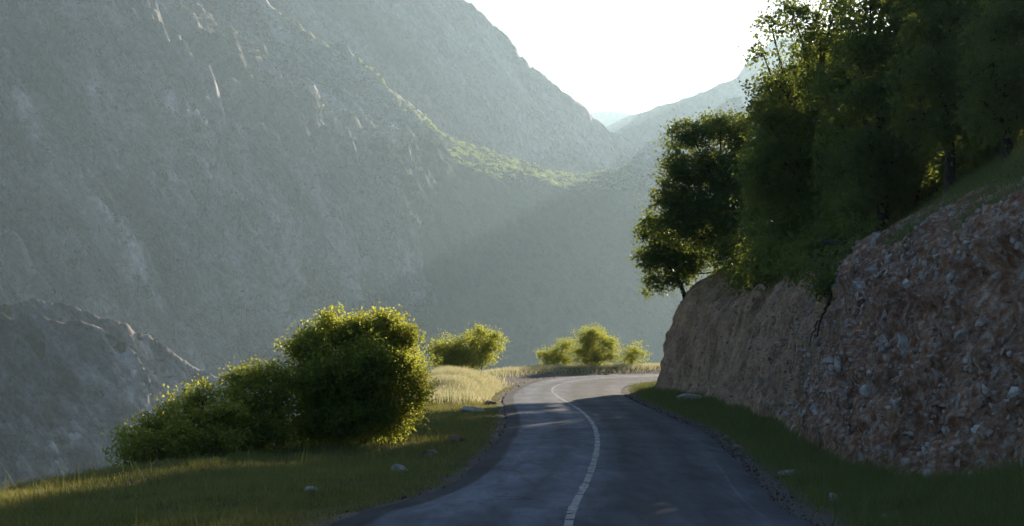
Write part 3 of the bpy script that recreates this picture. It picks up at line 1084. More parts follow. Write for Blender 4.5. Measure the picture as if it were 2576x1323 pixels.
def rock(px, py, size, label, stretch=(1.2, 0.8, 0.7), dark=False, dz=0.05, seed=0):
    q = PG(px, py, dz)
    z = float(ground_z(np.array([q[0]]), np.array([q[1]]))[0])
    bm = bmesh.new()
    bmesh.ops.create_icosphere(bm, subdivisions=3, radius=0.5)
    r = np.random.default_rng(seed + 400)
    pl = [(rand_unit(1, r)[0], r.uniform(0.22, 0.42)) for _ in range(11)]
    co = np.array([v.co[:] for v in bm.verts])
    for nn, dd in pl:                       # chop planes to get broken faces
        t = co @ nn - dd
        co -= np.outer(np.maximum(t, 0), nn)
    co += 0.03 * np.stack([fbm(co * 5 + k * 9, 3, seed) for k in range(3)], 1)
    for v, c in zip(bm.verts, co):
        v.co = c
    me = bpy.data.meshes.new('rock')
    bm.to_mesh(me)
    bm.free()
    o = link('rock', me, MAT['tan_stone'] if dark else MAT['stone'], label=label, category='rock', group='rocks lying on the verges')
    size *= 0.88
    o.location = (q[0], q[1], z + size * stretch[2] * 0.14)
    o.scale = tuple(size * s for s in stretch)
    o.rotation_euler = (r.uniform(-0.2, 0.2), r.uniform(-0.2, 0.2), r.uniform(0, 6.3))
    return o


rock(785, 1224, 0.24, 'small pale rock alone in the shaded grass below the big bush', (1.1, 0.9, 0.9), seed=1)
rock(1004, 1166, 0.36, 'pale rounded rock in the grass left of the road, nearest of a row', (1.2, 0.9, 0.7), seed=2)
rock(1076, 1131, 0.44, 'dark broken rock in the grass, middle one of the row beside the road', (1.2, 0.9, 0.7), True, seed=3)
rock(1148, 1100, 0.62, 'wide dark rock on the left verge just right of the big bush', (1.3, 0.8, 0.55), True, seed=4)
rock(1190, 1028, 1.0, 'flat pale slab at the left road edge where the sunlight begins', (1.25, 0.9, 0.4), seed=5)
rock(1232, 1012, 0.75, 'brown lumpy rock beside the flat slab under the dry grass bank', (1.1, 0.9, 0.6), True, seed=6)
rock(1245, 985, 0.2, 'tiny white stone at the foot of the sunlit dry grass', (1, 0.9, 0.8), seed=7)
rock(1128, 1220, 0.16, 'small stone at the shaded left edge of the asphalt', (1.2, 0.9, 0.6), seed=8)
rock(1735, 1014, 1.0, 'long grey rock on the right verge near the shadow edge', (1.3, 0.7, 0.45), seed=9)
rock(1832, 1098, 0.3, 'low tan rock at the right asphalt edge, farther of two', (1.3, 0.9, 0.6), True, seed=10)
rock(1856, 1122, 0.36, 'low tan rock at the right asphalt edge, nearer of two', (1.4, 0.8, 0.5), True, seed=11)
rock(2000, 1190, 0.42, 'slanted grey stone half buried in the right verge grass', (1.5, 0.6, 0.5), seed=12)
rock(2092, 1262, 0.24, 'upright pale stone in the right verge grass, close to the gravel', (0.9, 0.8, 1.1), seed=13)
rock(2178, 1283, 0.22, 'pale stone in the dark grass at the bottom edge of the picture', (1, 0.8, 0.9), seed=14)
rock(2226, 1309, 0.24, 'white stone at the bottom edge beside the right gravel', (1.3, 0.9, 0.6), seed=15)
rock(2350, 1236, 0.55, 'pale pointed boulder fallen at the foot of the rocky cut', (1.4, 0.9, 0.8), seed=16)
rock(1545, 930, 0.9, 'brown earth-covered rock outside the bend below the roadside bushes', (1.5, 0.9, 0.4), True, dz=0.3, seed=17)
rock(1600, 934, 0.8, 'dark low rock outside the bend, farthest right before the cut', (1.5, 0.9, 0.35), True, dz=0.25, seed=18)


# ------------------------------------------------------------------ trees and bushes
def tubes(paths, sides=5):
    Vs, Fs, n = [], [], 0
    ang = np.linspace(0, 2 * np.pi, sides, endpoint=False)
    for pts, r0_, r1_ in paths:
        p = np.asarray(pts, float)
        m = len(p)
        t = np.gradient(p, axis=0)
        t /= np.linalg.norm(t, axis=1, keepdims=True) + 1e-9
        ref = np.array([0.31, 0.17, 0.05]) if abs(t[:, 2]).mean() > 0.6 else np.array([0.05, 0.1, 1.0])
        a = np.cross(t, ref)
        a /= np.linalg.norm(a, axis=1, keepdims=True) + 1e-9
        b = np.cross(t, a)
        rad = np.linspace(r0_, r1_, m)[:, None, None]
        ring = p[:, None, :] + rad * (np.cos(ang)[None, :, None] * a[:, None, :] + np.sin(ang)[None, :, None] * b[:, None, :])
        Vs.append(ring.reshape(-1, 3))
        i = np.arange(m - 1)[:, None] * sides + np.arange(sides)[None, :]
        j = np.arange(m - 1)[:, None] * sides + (np.arange(sides)[None, :] + 1) % sides
        Fs.append(np.stack([i, j, j + sides, i + sides], -1).reshape(-1, 4) + n)
        n += m * sides
    return np.vstack(Vs), np.vstack(Fs)


def bez(a, b, r, bend, m=7, up=0.0):
    a, b = np.asarray(a, float), np.asarray(b, float)
    L = np.linalg.norm(b - a)
    c = (a + b) / 2 + r.normal(size=3) * bend * L + np.array([0, 0, up * L])
    t = np.linspace(0, 1, m)[:, None]
    return (1 - t) ** 2 * a + 2 * t * (1 - t) * c + t ** 2 * b


def crown_leaves(blobs, r, spacing, per, leaf, sig, keep=1.0):
    """leaf clumps on twigs through every limb's share of the crown"""
    clusters, owner = [], []
    for bi, bl in enumerate(blobs):
        c, rad = bl[0], bl[1]
        dens = bl[2] if len(bl) > 2 else 1.0
        vol = 4 / 3 * np.pi * rad.prod()
        n = max(8, int(vol / spacing ** 3 * 1.1 * dens))
        d = rand_unit(n, r)
        rr = r.random(n) ** (1 / 2.2)
        lump = 1 + 0.34 * fbm(d * 2.2 + bi * 7.3, 2, 200 + bi)
        rr = rr * np.where(r.random(n) < 0.07, 1.22, 1.0)
        clusters.append(c + d * (rr * lump)[:, None] * rad)
        owner += [bi] * n
    C = np.vstack(clusters)
    return C, np.array(owner)


DENSE = (0.76, 1.25, 1.3, 0.95)


def plant(kind, label, category, base, blobs_px, leaf_mat, trunk_r, seed, spacing=0.42, per=34, leaf=0.095, sig=0.2, group=None, 
          fork=0.45, multi=1, crown_name='crown', stem_name='trunk', lean=None, depth_k=0.9):
    """a tree or bush: tapering trunk, limbs into each part of the crown, twigs and single leaves"""
    r = np.random.default_rng(seed)
    spacing, per, leaf, sig = spacing * DENSE[0], int(per * DENSE[1]), leaf * DENSE[2], sig * DENSE[3]
    base = np.asarray(base, float)
    blobs = []
    for b in blobs_px:
        px, py, rx, ry, d = b[:5]
        dens = b[5] if len(b) > 5 else 1.0
        c = P(px, py, d)
        k = d / F_PX
        blobs.append((c, np.array([rx * k, (rx + ry) / 2 * k * depth_k, ry * k]), dens))
    cen = np.mean([b[0] for b in blobs], 0)
    zmin = min(b[0][2] - b[1][2] for b in blobs)
    props = dict(label=label, category=category)
    if group:
        props['group'] = group
    root = empty(kind, base, **props)
    paths, twigs = [], []
    nodes = []
    for m in range(multi):
        ff = fork * r.uniform(0.8, 1.2)
        top = base + (cen - base) * np.array([ff * 0.9, ff * 0.9, ff])
        if multi > 1:
            top = top + r.normal(size=3) * np.array([0.25, 0.25, 0.1]) * np.linalg.norm(cen - base)
        bs = base + (r.normal(size=3) * np.array([1, 1, 0]) * trunk_r * (1.5 if multi > 1 else 0)) - np.array([0, 0, 0.35])
        tr = bez(bs, top, r, 0.06, 9)
        paths.append((tr, trunk_r, trunk_r * 0.62))
        nodes.append(top)
        for q in tr[5:]:
            nodes.append(q)
    nodes = np.array(nodes)
    for c, rad, dens in blobs:
        # limb leaves the trunk at the node that suits it, reaching into this part of the crown
        cost = np.linalg.norm(nodes - c, axis=1) + 0.8 * np.maximum(0, nodes[:, 2] - c[2])
        st = nodes[int(np.argmin(cost + r.random(len(cost)) * 0.3))]
        lp = bez(st, c + np.array([0, 0, rad[2] * 0.3]), r, 0.1, 9, 0.08)
        paths.append((lp, trunk_r * 0.45, trunk_r * 0.1))
    C, own = crown_leaves(blobs, r, spacing, per, leaf, sig)
    limbs = paths[multi:]
    for k in range(0, len(C)):
        if r.random() < 0.22:
            lp = limbs[own[k]][0]
            st = lp[r.integers(3, len(lp))]
            twigs.append((bez(st, C[k], r, 0.12, 5, 0.05), 0.012 + trunk_r * 0.05, 0.004))
    V1, F1 = tubes(paths, 8)
    V2, F2 = tubes(twigs, 4)
    link(stem_name, mesh_np(stem_name, np.vstack([V1, V2]) - base, np.vstack([F1, F2 + len(V1)])), MAT['bark'], root)
    n = len(C) * per
    cc = np.repeat(C, per, 0)
    csz = np.repeat(0.5 + 0.9 * r.random(len(C)), per)[:, None]
    dd = r.normal(size=(n, 3)) * np.array([1, 1, 0.75]) * sig * csz
    pos = cc + dd
    out = dd / (np.linalg.norm(dd, axis=1, keepdims=True) + 1e-6)
    A = out * 0.9 + rand_unit(n, r) * 0.8 + np.array([0, 0, -0.15])
    A /= np.linalg.norm(A, axis=1, keepdims=True)
    Nn = rand_unit(n, r) * 0.9 + np.array([0, 0, 0.7]) + out * 0.3
    Nn = Nn - A * np.sum(Nn * A, 1, keepdims=True)
    Nn /= np.linalg.norm(Nn, axis=1, keepdims=True) + 1e-9
    L = leaf * (0.6 + 0.8 * r.random(n))
    V3, F3 = leaf_arrays(pos, A, Nn, L, L * 0.6)
    link(crown_name, mesh_np(crown_name, V3 - base, F3, False), leaf_mat, root)
    return root


def hill_base(px, py_guess, d):
    p = P(px, py_guess, d)
    h, s = hill_surface(np.array([p[0]]), np.array([p[1]]))
    return np.array([p[0], p[1], float(h[0])])


GT = 'trees growing above the road cut'
oak = MAT['oak_leaf']
plant('oak_tree', 'tall tree at the far end of the cut, sunlit along its left edge', 'tree', hill_base(1865, 630, 62),
      [(1735, 345, 62, 45, 63), (1815, 320, 58, 42, 64), (1870, 345, 55, 60, 63), (1705, 425, 55, 50, 62), (1785, 425, 75, 55, 63), (1860, 450, 75, 65, 62),
       (1685, 505, 45, 50, 62), (1750, 515, 80, 60, 62), (1840, 545, 70, 55, 61), (1700, 575, 60, 45, 62), (1770, 590, 60, 38, 62), (1640, 560, 34, 34, 62.5), (1850, 610, 60, 35, 60.5), (1905, 500, 50, 60, 61)],
      oak, 0.19, 11, spacing=0.5, per=36, leaf=0.105, sig=0.24, group=GT, fork=0.35)
plant('oak_tree', 'low tree leaning out over the left end of the cut', 'tree', P(1724, 738, 65.5),
      [(1650, 590, 45, 40, 65), (1640, 650, 38, 45, 65), (1695, 640, 55, 48, 65), (1645, 705, 32, 32, 65), (1695, 700, 38, 30, 65.5), (1740, 655, 40, 35, 65.5)],
      oak, 0.11, 12, spacing=0.45, per=36, leaf=0.1, sig=0.22, group=GT, fork=0.6)
plant('oak_tree', 'small forked tree with glowing leaves behind the low leaning tree', 'tree', hill_base(1800, 655, 66),
      [(1755, 640, 50, 32, 67), (1815, 610, 50, 35, 67), (1735, 690, 28, 18, 67, 0.7), (1790, 570, 50, 40, 68), (1805, 660, 36, 26, 61), (1845, 655, 34, 26, 60)],  # the low right foliage is added to shade the road
      oak, 0.1, 13, spacing=0.48, per=30, leaf=0.1, sig=0.22, group=GT, fork=0.4)
plant('oak_tree', 'tree with sparse crown reaching left against the bright sky', 'tree', hill_base(2090, 640, 48),
      [(1915, 135, 45, 35, 46, 0.7), (1950, 215, 65, 45, 46, 0.8), (1985, 30, 65, 48, 46, 1.0), (1940, 70, 35, 30, 46, 0.8), (2060, 105, 75, 60, 46, 0.75), (2040, 200, 80, 55, 46, 0.8), (2110, 20, 80, 55, 46, 0.8),
       (1965, 300, 75, 50, 46), (2060, 300, 80, 60, 46), (1940, 390, 70, 55, 46), (2040, 400, 85, 65, 46), (2130, 350, 80, 70, 46), (1930, 480, 60, 55, 46), (2010, 500, 85, 60, 46), (2100, 480, 80, 65, 46),
       (2150, 200, 80, 70, 46, 0.8), (1960, 570, 70, 50, 46), (2060, 580, 80, 55, 46), (2145, 100, 75, 65, 45), (2150, 440, 80, 65, 44.5), (1905, 440, 45, 60, 46), (1920, 310, 40, 45, 46)],
      oak, 0.2, 14, spacing=0.5, per=26, leaf=0.1, sig=0.23, group=GT, fork=0.35)
plant('oak_tree', 'dense dark tree between the sparse crown and the grassy slope', 'tree', hill_base(2215, 560, 40),
      [(2180, 130, 80, 70, 39), (2270, 90, 85, 75, 39), (2200, 250, 85, 70, 38.5), (2290, 220, 85, 70, 38.5), (2180, 370, 85, 65, 38.5), (2270, 350, 85, 65, 38.5),
       (2170, 470, 75, 60, 38.5), (2250, 460, 70, 55, 38.5), (2300, -30, 90, 70, 39), (2190, 10, 80, 60, 39.5, 0.6), (2250, -140, 110, 80, 39), (2120, 210, 70, 65, 40.5), (2115, 330, 70, 65, 40.5), (2120, 440, 70, 60, 40), (2330, 130, 70, 70, 38), (2340, 260, 65, 65, 38), (2320, 380, 60, 50, 38)],
      oak, 0.2, 15, spacing=0.48, per=28, leaf=0.1, sig=0.22, group=GT, fork=0.45)
plant('oak_tree', 'tall dark tree at the top right with bare trunk below its crown', 'tree', hill_base(2365, 440, 34),
      [(2360, 60, 90, 80, 33.5), (2450, 20, 90, 80, 33.5), (2340, 190, 85, 70, 33), (2430, 160, 90, 75, 33), (2400, 280, 85, 60, 33), (2320, 300, 70, 55, 33.5), (2400, -90, 130, 90, 34), (2330, -40, 90, 70, 34), (2485, 110, 70, 70, 33), (2470, 230, 65, 60, 32.5), (2380, 350, 60, 40, 33), (2450, 320, 55, 40, 32.5)],
      oak, 0.16, 16, spacing=0.45, per=30, leaf=0.095, sig=0.21, group=GT, fork=0.55)
plant('oak_tree', 'dark tree filling the right edge above the grassy slope', 'tree', hill_base(2540, 380, 29),
      [(2520, 60, 85, 75, 28.5), (2600, 40, 90, 80, 28.5), (2500, 180, 80, 65, 28), (2590, 180, 90, 75, 28), (2480, 280, 70, 55, 28.5), (2560, 290, 85, 55, 28), (2640, 270, 80, 70, 28), (2540, -60, 110, 80, 29)],
      oak, 0.15, 17, spacing=0.42, per=30, leaf=0.09, sig=0.2, group=GT, fork=0.5)
plant('oak_tree', 'bushy dark tree hanging over the brink of the cut', 'tree', hill_base(2120, 690, 36.5),
      [(1990, 640, 55, 45, 40), (2060, 620, 65, 50, 39), (2130, 590, 65, 55, 38), (2015, 680, 55, 38, 35.5), (2080, 675, 60, 45, 33.6), (2150, 640, 52, 50, 32.8), (2070, 725, 48, 28, 32.8), (2150, 530, 60, 50, 37), (2125, 705, 45, 34, 32.4), (2170, 590, 50, 45, 34)],
      oak, 0.1, 18, spacing=0.42, per=30, leaf=0.09, sig=0.2, group=GT, fork=0.4, multi=2)
plant('oak_tree', 'dark tree standing behind the tall cut-end tree, in the middle of the wood', 'tree', hill_base(1975, 600, 56),
      [(1930, 420, 60, 55, 55), (1990, 360, 75, 60, 55), (1910, 520, 55, 50, 55), (1980, 480, 75, 60, 55), (1945, 590, 65, 45, 54), (2030, 560, 70, 55, 54), (1925, 330, 40, 45, 56), (1915, 280, 40, 40, 57), (1960, 220, 45, 45, 57, 0.8), (2015, 205, 55, 50, 57, 0.8), (1985, 275, 60, 50, 56), (2055, 240, 70, 60, 56), (2070, 340, 70, 60, 55)],
      oak, 0.16, 19, spacing=0.5, per=30, leaf=0.105, sig=0.24, group=GT, fork=0.4)
# wood farther up the slope, seen through gaps and shading the road
for k, (px, py, d, s, lab) in enumerate([
        (2290, 380, 47, 1.25, 'dark tree deep in the wood behind the grassy slope, left of the bare trunk'),
        (2440, 300, 42, 1.2, 'dark tree deep in the wood behind the bare trunk'),
        (2160, 470, 57, 1.1, 'dark tree high in the wood behind the sparse crown'),
        (2080, 520, 60, 1.5, 'dark tree added at the back of the wood to shade the left verge, half hidden by the sparse crown'),  # mostly hidden, added to shade the left verge
        (2600, 220, 36, 1.1, 'dark tree behind the one at the right edge of the picture')]):
    b = hill_base(px, py, d)
    zz = CY - (b[2] - CAM_Z) / d * F_PX + (HORIZON - CY)
    q = 40.0 / d * s
    blobs = [(px + dx * q * 1.0, zz + dy * q, rx * q, ry * q, d) for dx, dy, rx, ry in
             [(-70, -190, 80, 65), (60, -200, 80, 65), (0, -290, 85, 70), (-90, -330, 80, 65), (90, -330, 80, 65), (0, -430, 90, 70), (-10, -120, 90, 50), (100, -110, 70, 50), (-100, -100, 70, 50)]]
    plant('oak_tree', lab, 'tree', b, blobs, oak, 0.18, 30 + k, spacing=0.6, per=26, leaf=0.13, sig=0.28, group=GT, fork=0.4)

for k, (px, py, d, w, lab) in enumerate([
        (1885, 640, 58, 50, 'dark undergrowth bush added to shade the road, against the trunk of the tall tree'),  # added to close a sun gap onto the road
        (1925, 590, 54, 60, 'dark undergrowth bush at the foot of the wood, right of the tall tree'),
        (1940, 640, 51.5, 45, 'dark undergrowth bush added against sun flecks, on the brink of the earthy part of the cut'),  # added to keep sun flecks off the right lane
        (2065, 590, 45, 60, 'dark undergrowth bush added to shade the road, behind the brink tree, above the hanging root'),  # added to block a light patch on the road
        (2105, 575, 43.5, 48, 'low dark undergrowth bush added to shade the road, just above the hanging root tree'),  # added where sun still slipped over the hill onto the road
        (2010, 600, 49, 70, 'dark undergrowth bush under the sparse crown'),
        (2170, 545, 43, 75, 'dark undergrowth bush at the lower end of the grassy slope'),
        (2240, 490, 42, 75, 'dark undergrowth bush at the tree line, left of the bare trunk'),
        (2310, 440, 40, 70, 'dark undergrowth bush at the tree line just below the bare trunk'),
        (2440, 370, 37, 75, 'dark undergrowth bush at the tree line, right of the bare trunk'),
        (2530, 320, 35, 75, 'dark undergrowth bush at the tree line by the right picture edge')]):
    b = hill_base(px, py, d)
    zz = CY - (b[2] - CAM_Z) / d * F_PX + (HORIZON - CY)
    plant('oak_bush', lab, 'bush', b, [(px - 0.6 * w, zz - 30, w * 0.8, w * 0.62, d), (px + 0.6 * w, zz - 45, w * 0.8, w * 0.62, d), (px, zz - 95, w, w * 0.7, d)],
          oak, 0.05, 80 + k, spacing=0.44, per=26, leaf=0.12, sig=0.24, group='undergrowth along the tree line', fork=0.3, multi=2, crown_name='foliage', stem_name='stems')

DENSE = (0.74, 1.55, 1.0, 0.95)
GB = 'bushes on the left verge'
bl = MAT['bush_leaf']
bk = dict(crown_name='foliage', stem_name='stems')


def gb(px, py, dz=0.0):
    q = PG(px, py, dz)
    q[2] = float(ground_z(q[:1], q[1:2])[0])
    return q


def on_ground(p):
    return np.array([p[0], p[1], float(ground_z(p[:1], p[1:2])[0])])


plant('oak_bush', 'big rounded dark bush beside the road with sunlit top', 'bush', gb(900, 1095),
      [(900, 1000, 110, 60, 32.3), (820, 1010, 80, 60, 32.3), (790, 880, 62, 60, 32.5), (850, 850, 65, 55, 33), (920, 840, 75, 60, 33), (990, 850, 60, 60, 33), (1010, 930, 68, 65, 32.5), (930, 930, 85, 75, 32), (830, 950, 85, 75, 32), (760, 960, 50, 60, 32.5),
       (1050, 990, 36, 50, 32.3), (1000, 1030, 60, 55, 32), (940, 1060, 80, 50, 31.8), (850, 1070, 90, 50, 31.8), (760, 1075, 70, 50, 32), (975, 800, 30, 22, 33, 0.7), (830, 805, 28, 22, 33, 0.7), (750, 880, 25, 35, 32.5, 0.8), (1030, 860, 28, 40, 33, 0.7)],
      bl, 0.07, 51, spacing=0.3, per=34, leaf=0.075, sig=0.14, group=GB, fork=0.3, multi=4, **bk)
plant('oak_bush', 'bush with pale sunlit top directly left of the big rounded bush', 'bush', gb(650, 1105),
      [(600, 960, 50, 42, 31.5), (660, 940, 50, 40, 32), (690, 1000, 55, 60, 31.5), (620, 1020, 60, 55, 31), (670, 1080, 75, 55, 31), (600, 1095, 60, 50, 30.5)],
      bl, 0.05, 52, spacing=0.28, per=34, leaf=0.07, sig=0.13, group=GB, fork=0.3, multi=3, **bk)
plant('oak_bush', 'sunlit bush in the middle of the row sloping down to the left', 'bush', gb(520, 1120),
      [(520, 1000, 50, 36, 30.5), (470, 1025, 48, 36, 30.5), (550, 1050, 60, 50, 30), (480, 1085, 60, 45, 30), (540, 1110, 70, 45, 29.5), (470, 1120, 60, 40, 29.3)],
      bl, 0.045, 53, spacing=0.28, per=34, leaf=0.07, sig=0.13, group=GB, fork=0.3, multi=3, **bk)
plant('oak_bush', 'lowest bush at the left end of the row above the valley', 'bush', gb(400, 1138),
      [(415, 1040, 40, 36, 29.5), (375, 1070, 42, 36, 29), (430, 1090, 55, 42, 29), (335, 1110, 42, 36, 28.5), (390, 1125, 60, 45, 28.5), (345, 1145, 50, 35, 28.2), (440, 1135, 55, 40, 28.8)],
      bl, 0.04, 54, spacing=0.28, per=34, leaf=0.07, sig=0.13, group=GB, fork=0.3, multi=3, **bk)
plant('oak_bush', 'rounded bush behind the dry grass bank, left of the bend', 'bush', on_ground(P(1180, 930, 73)),
      [(1235, 870, 32, 38, 73), (1200, 860, 36, 32, 73.5), (1150, 880, 42, 34, 73), (1110, 885, 32, 32, 73), (1180, 905, 55, 30, 72.5), (1130, 915, 45, 28, 72.5), (1205, 835, 20, 14, 73)],
      bl, 0.07, 55, spacing=0.42, per=34, leaf=0.09, sig=0.19, group=GB, fork=0.3, multi=3, **bk)
plant('oak_bush', 'tallest of the three bushes outside the bend, rounded on several stems', 'bush', gb(1500, 917, 0.3),
      [(1475, 855, 28, 28, 86), (1505, 845, 30, 24, 86), (1530, 870, 26, 30, 86), (1490, 885, 34, 22, 86), (1460, 888, 22, 20, 86), (1540, 898, 18, 16, 86), (1500, 905, 40, 18, 85.8), (1465, 908, 26, 14, 85.8)],
      bl, 0.07, 56, spacing=0.42, per=32, leaf=0.09, sig=0.19, group=GB, fork=0.4, multi=3, **bk)
plant('oak_bush', 'low spreading bush at the left of the three outside the bend', 'bush', gb(1400, 919, 0.3),
      [(1425, 868, 24, 20, 86.5), (1400, 885, 28, 18, 86.5), (1372, 898, 24, 16, 86), (1420, 898, 26, 16, 86), (1395, 908, 42, 14, 85.8)],
      bl, 0.06, 57, spacing=0.42, per=32, leaf=0.09, sig=0.19, group=GB, fork=0.4, multi=3, **bk)
plant('oak_bush', 'smallest bush outside the bend, nearest to the cut', 'bush', gb(1585, 916, 0.3),
      [(1598, 880, 22, 18, 87), (1580, 895, 20, 16, 87), (1610, 895, 16, 16, 87), (1592, 906, 26, 14, 86.8)],
      bl, 0.05, 58, spacing=0.42, per=28, leaf=0.09, sig=0.18, group=GB, fork=0.4, multi=3, **bk)

# dead twigs on the left side of the tall tree and a root hanging down the cut
rd = np.random.default_rng(77)
tw = []
o_ = P(1690, 500, 62.5)
for k in range(9):
    e = P(1626 + rd.uniform(0, 25), 470 + rd.uniform(0, 60), 62.3)
    tw.append((bez(o_, e, rd, 0.1, 6), 0.022, 0.006))
Vt, Ft = tubes(tw, 4)
tall = [o for o in bpy.data.objects if o.name == 'oak_tree'][0]
link('dead_branch', mesh_np('dead_branch', Vt - np.array(tall.location), Ft), MAT['bark'], tall)
rt = [(P(2085, 760, 38.2) , 0), (P(2062, 800, 37.9), 0), (P(2045, 840, 37.8), 0), (P(2046, 868, 37.7), 0)]


def on_cut(px, py):
    """nearest point of the cut surface along a pixel's direction"""
    dvec = P(px, py, 1.0) - np.array([0, 0, CAM_Z])
    dvec /= np.linalg.norm(dvec)
    q = CUT.reshape(-1, 3) - np.array([0, 0, CAM_Z])
    t = q @ dvec
    m = np.linalg.norm(q - t[:, None] * dvec, axis=1) / np.maximum(t, 1)
    cand = np.where(m < np.partition(m, 6)[6] * 1.01)[0]
    return q[cand[np.argmin(t[cand])]] + np.array([0, 0, CAM_Z])


rp = [on_cut(*p) + np.array([-0.08, -0.06, 0]) for p in [(2100, 745), (2075, 785), (2055, 815), (2042, 845), (2046, 872)]]
Vt, Ft = tubes([(resample(rp, n=24) + np.random.default_rng(4).normal(size=(24, 3)) * 0.025, 0.032, 0.01), (resample([rp[1], rp[1] + np.array([-0.15, -0.1, -0.45]), rp[1] + np.array([-0.1, -0.2, -0.9])], n=8), 0.025, 0.008)], 6)
link('exposed_root', mesh_np('exposed_root', Vt, Ft), MAT['bark'], label='dark crooked root hanging down the bare earth cut', category='root')


# ------------------------------------------------------------------ grass
def blades(name, X, Y, Z, h, w, r, mat, lean=0.35, bendy=False, **props):
    n = len(X)
    b = np.stack([X, Y, Z], 1)
    a = r.uniform(0, 2 * np.pi, n)
    sd = np.stack([np.cos(a), np.sin(a), np.zeros(n)], 1) * (w / 2)[:, None]
    ln = r.normal(size=(n, 3)) * lean
    ln[:, 2] = 0
    tip = b + np.stack([np.zeros(n), np.zeros(n), h], 1) + ln * h[:, None]
    if not bendy:
        V = np.stack([b - sd, b + sd, tip], 1).reshape(-1, 3)
        Fc = np.arange(n * 3).reshape(-1, 3)
    else:
        mid = b + np.stack([np.zeros(n), np.zeros(n), h * 0.62], 1) + ln * h[:, None] * 0.3
        tip[:, 2] -= h * 0.08
        V = np.stack([b - sd, b + sd, mid - sd * 0.8, mid + sd * 0.8, tip], 1).reshape(-1, 3)
        i = np.arange(n) * 5
        Fc = np.concatenate([np.stack([i, i + 1, i + 3], 1), np.stack([i, i + 3, i + 2], 1), np.stack([i + 2, i + 3, i + 4], 1)])
    return link(name, mesh_np(name, V, Fc, False), mat, kind='stuff', **props)


rg = np.random.default_rng(123)


def sample_zone(n, x0, x1, y0, y1, fn, near_bias=True):
    X = rg.uniform(x0, x1, n)
    t = rg.random(n)
    Y = y0 * (y1 / y0) ** t if near_bias else rg.uniform(y0, y1, n)
    dl, _ = seg_dist(X, Y, RL2)
    dr, _ = seg_dist(X, Y, RR2)
    dc, _ = seg_dist(X, Y, verge_crest[::3])
    dh, _ = seg_dist(X, Y, cut_base[::4])
    keep = fn(X, Y, dl, dr, dc, dh)
    return X[keep], Y[keep], dl[keep], dr[keep], dc[keep], dh[keep]


def tuft(X, Y, f, seed):
    return fbm(np.stack([X * f, Y * f, np.zeros(len(X))], 1), 3, seed)


X, Y, dl, dr, dc, dh = sample_zone(420000, -15, 3, 12, 70, lambda X, Y, dl, dr, dc, dh: (dl < -0.03) & (dc > -4.5) & (rg.random(len(X)) < smoothstep(0.0, 0.5, -dl + 0.25 * tuft(X, Y, 1.1, 77))))
h = 0.78 * (0.12 + 0.13 * tuft(X, Y, 1.3, 61) + 0.08 * rg.random(len(X)) + 0.35 * (rg.random(len(X)) < 0.012)) * (0.5 + 0.5 * smoothstep(0.3, 1.6, -dl)) + 0.12 * smoothstep(1.5, 0.0, np.abs(dc)) * rg.random(len(X))
blades('verge_grass', X, Y, ground_z(X, Y) - 0.01, np.maximum(h, 0.05), 0.009 + 0.008 * rg.random(len(X)), rg, MAT['grass'], 0.4, label='short olive grass on the shaded left verge', category='grass')
X, Y, dl, dr, dc, dh = sample_zone(190000, 3, 9.5, 12, 76, lambda X, Y, dl, dr, dc, dh: (dr > 0.25) & (dh < 0.2) & (rg.random(len(X)) < smoothstep(0.1, 0.9, dr)))
h = np.maximum(0.14 + 0.14 * tuft(X, Y, 1.3, 65) + 0.1 * rg.random(len(X)) + 0.3 * (rg.random(len(X)) < 0.012), 0.05)
blades('verge_grass', X, Y, ground_z(X, Y) - 0.01, h, 0.009 + 0.008 * rg.random(len(X)), rg, MAT['dark_grass'], 0.4, label='dark green grass on the right verge below the cut', category='grass')
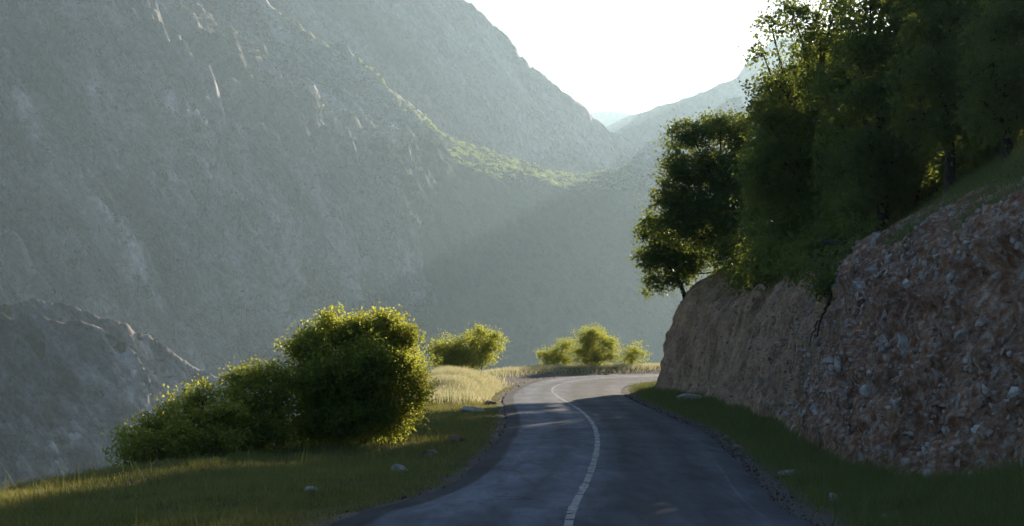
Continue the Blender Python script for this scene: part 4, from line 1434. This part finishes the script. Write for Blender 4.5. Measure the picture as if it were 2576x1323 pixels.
# tall dry grass on the bank by the bend
X, Y, dl, dr, dc, dh = sample_zone(150000, -5.5, 1.2, 53, 76, lambda X, Y, dl, dr, dc, dh: (dl < -0.5) & (dc > -0.8) & (rg.random(len(X)) < np.exp(-(((X + 2.6) / 1.8) ** 2 + ((Y - 63.5) / 4.8) ** 2)) * 1.4))
h = 0.34 + 0.2 * tuft(X, Y, 0.9, 67) + 0.2 * rg.random(len(X))
blades('dry_grass', X, Y, ground_z(X, Y) - 0.02, h * smoothstep(0.3, 1.6, -dl) + 0.1, 0.012 + 0.01 * rg.random(len(X)), rg, MAT['straw'], 0.28, True, label='tall straw-coloured grass glowing on the bank at the bend', category='grass')
X, Y, dl, dr, dc, dh = sample_zone(150000, -4, 24, 66, 93, lambda X, Y, dl, dr, dc, dh: (dl < -2.0) & (dc > -2.0) & (rg.random(len(X)) < smoothstep(2.0, 4.6, -dl)), False)
h = 0.16 + 0.12 * tuft(X, Y, 0.5, 69) + 0.12 * rg.random(len(X))
blades('dry_grass', X, Y, ground_z(X, Y) - 0.02, np.maximum(h, 0.05), 0.014 + 0.01 * rg.random(len(X)), rg, MAT['straw'], 0.35, label='sunlit short yellow grass outside the bend', category='grass')
# hillside grass above the cut
X, Y, dl, dr, dc, dh = sample_zone(200000, 6, 22, 14, 72, lambda X, Y, dl, dr, dc, dh: (dh > 1.45) & (dh < 9))
Zh, _ = hill_surface(X, Y)
h = 0.2 + 0.1 * tuft(X, Y, 0.8, 75) + 0.14 * rg.random(len(X))
blades('hillside_grass', X, Y, Zh - 0.06, h, 0.012 + 0.01 * rg.random(len(X)), rg, MAT['dark_grass'], 0.4, label='long dark grass on the slope above the cut', category='grass')

# ------------------------------------------------------------------ haze
def build_haze():
    m, nt = new_mat('haze')
    n = N(nt)
    v = n.node('ShaderNodeVolumePrincipled')
    v.inputs['Color'].default_value = (0.6, 0.825, 1.0, 1)
    v.inputs['Density'].default_value = HAZE_DENSITY
    v.inputs['Anisotropy'].default_value = 0.45
    n.out(v.outputs[0], True)
    bm = bmesh.new()
    bmesh.ops.create_cube(bm, size=1)
    me = bpy.data.meshes.new('haze')
    bm.to_mesh(me)
    bm.free()
    o = link('haze', me, m, kind='stuff', label='thin sunlit blue-grey haze filling the valley', category='haze')
    z0, z1 = VALLEY_Z - 1.5, HAZE_TOP
    o.location = (0, 3750, (z0 + z1) / 2)
    o.scale = (15600, 8900, z1 - z0)


tops = [max((o.matrix_world @ Vector(c)).z for c in o.bound_box) for o in bpy.data.objects if o.type == 'MESH']
HAZE_TOP = max(max(tops), max(v[2] for v in MAIN.reshape(-1, 3))) + 6
build_haze()
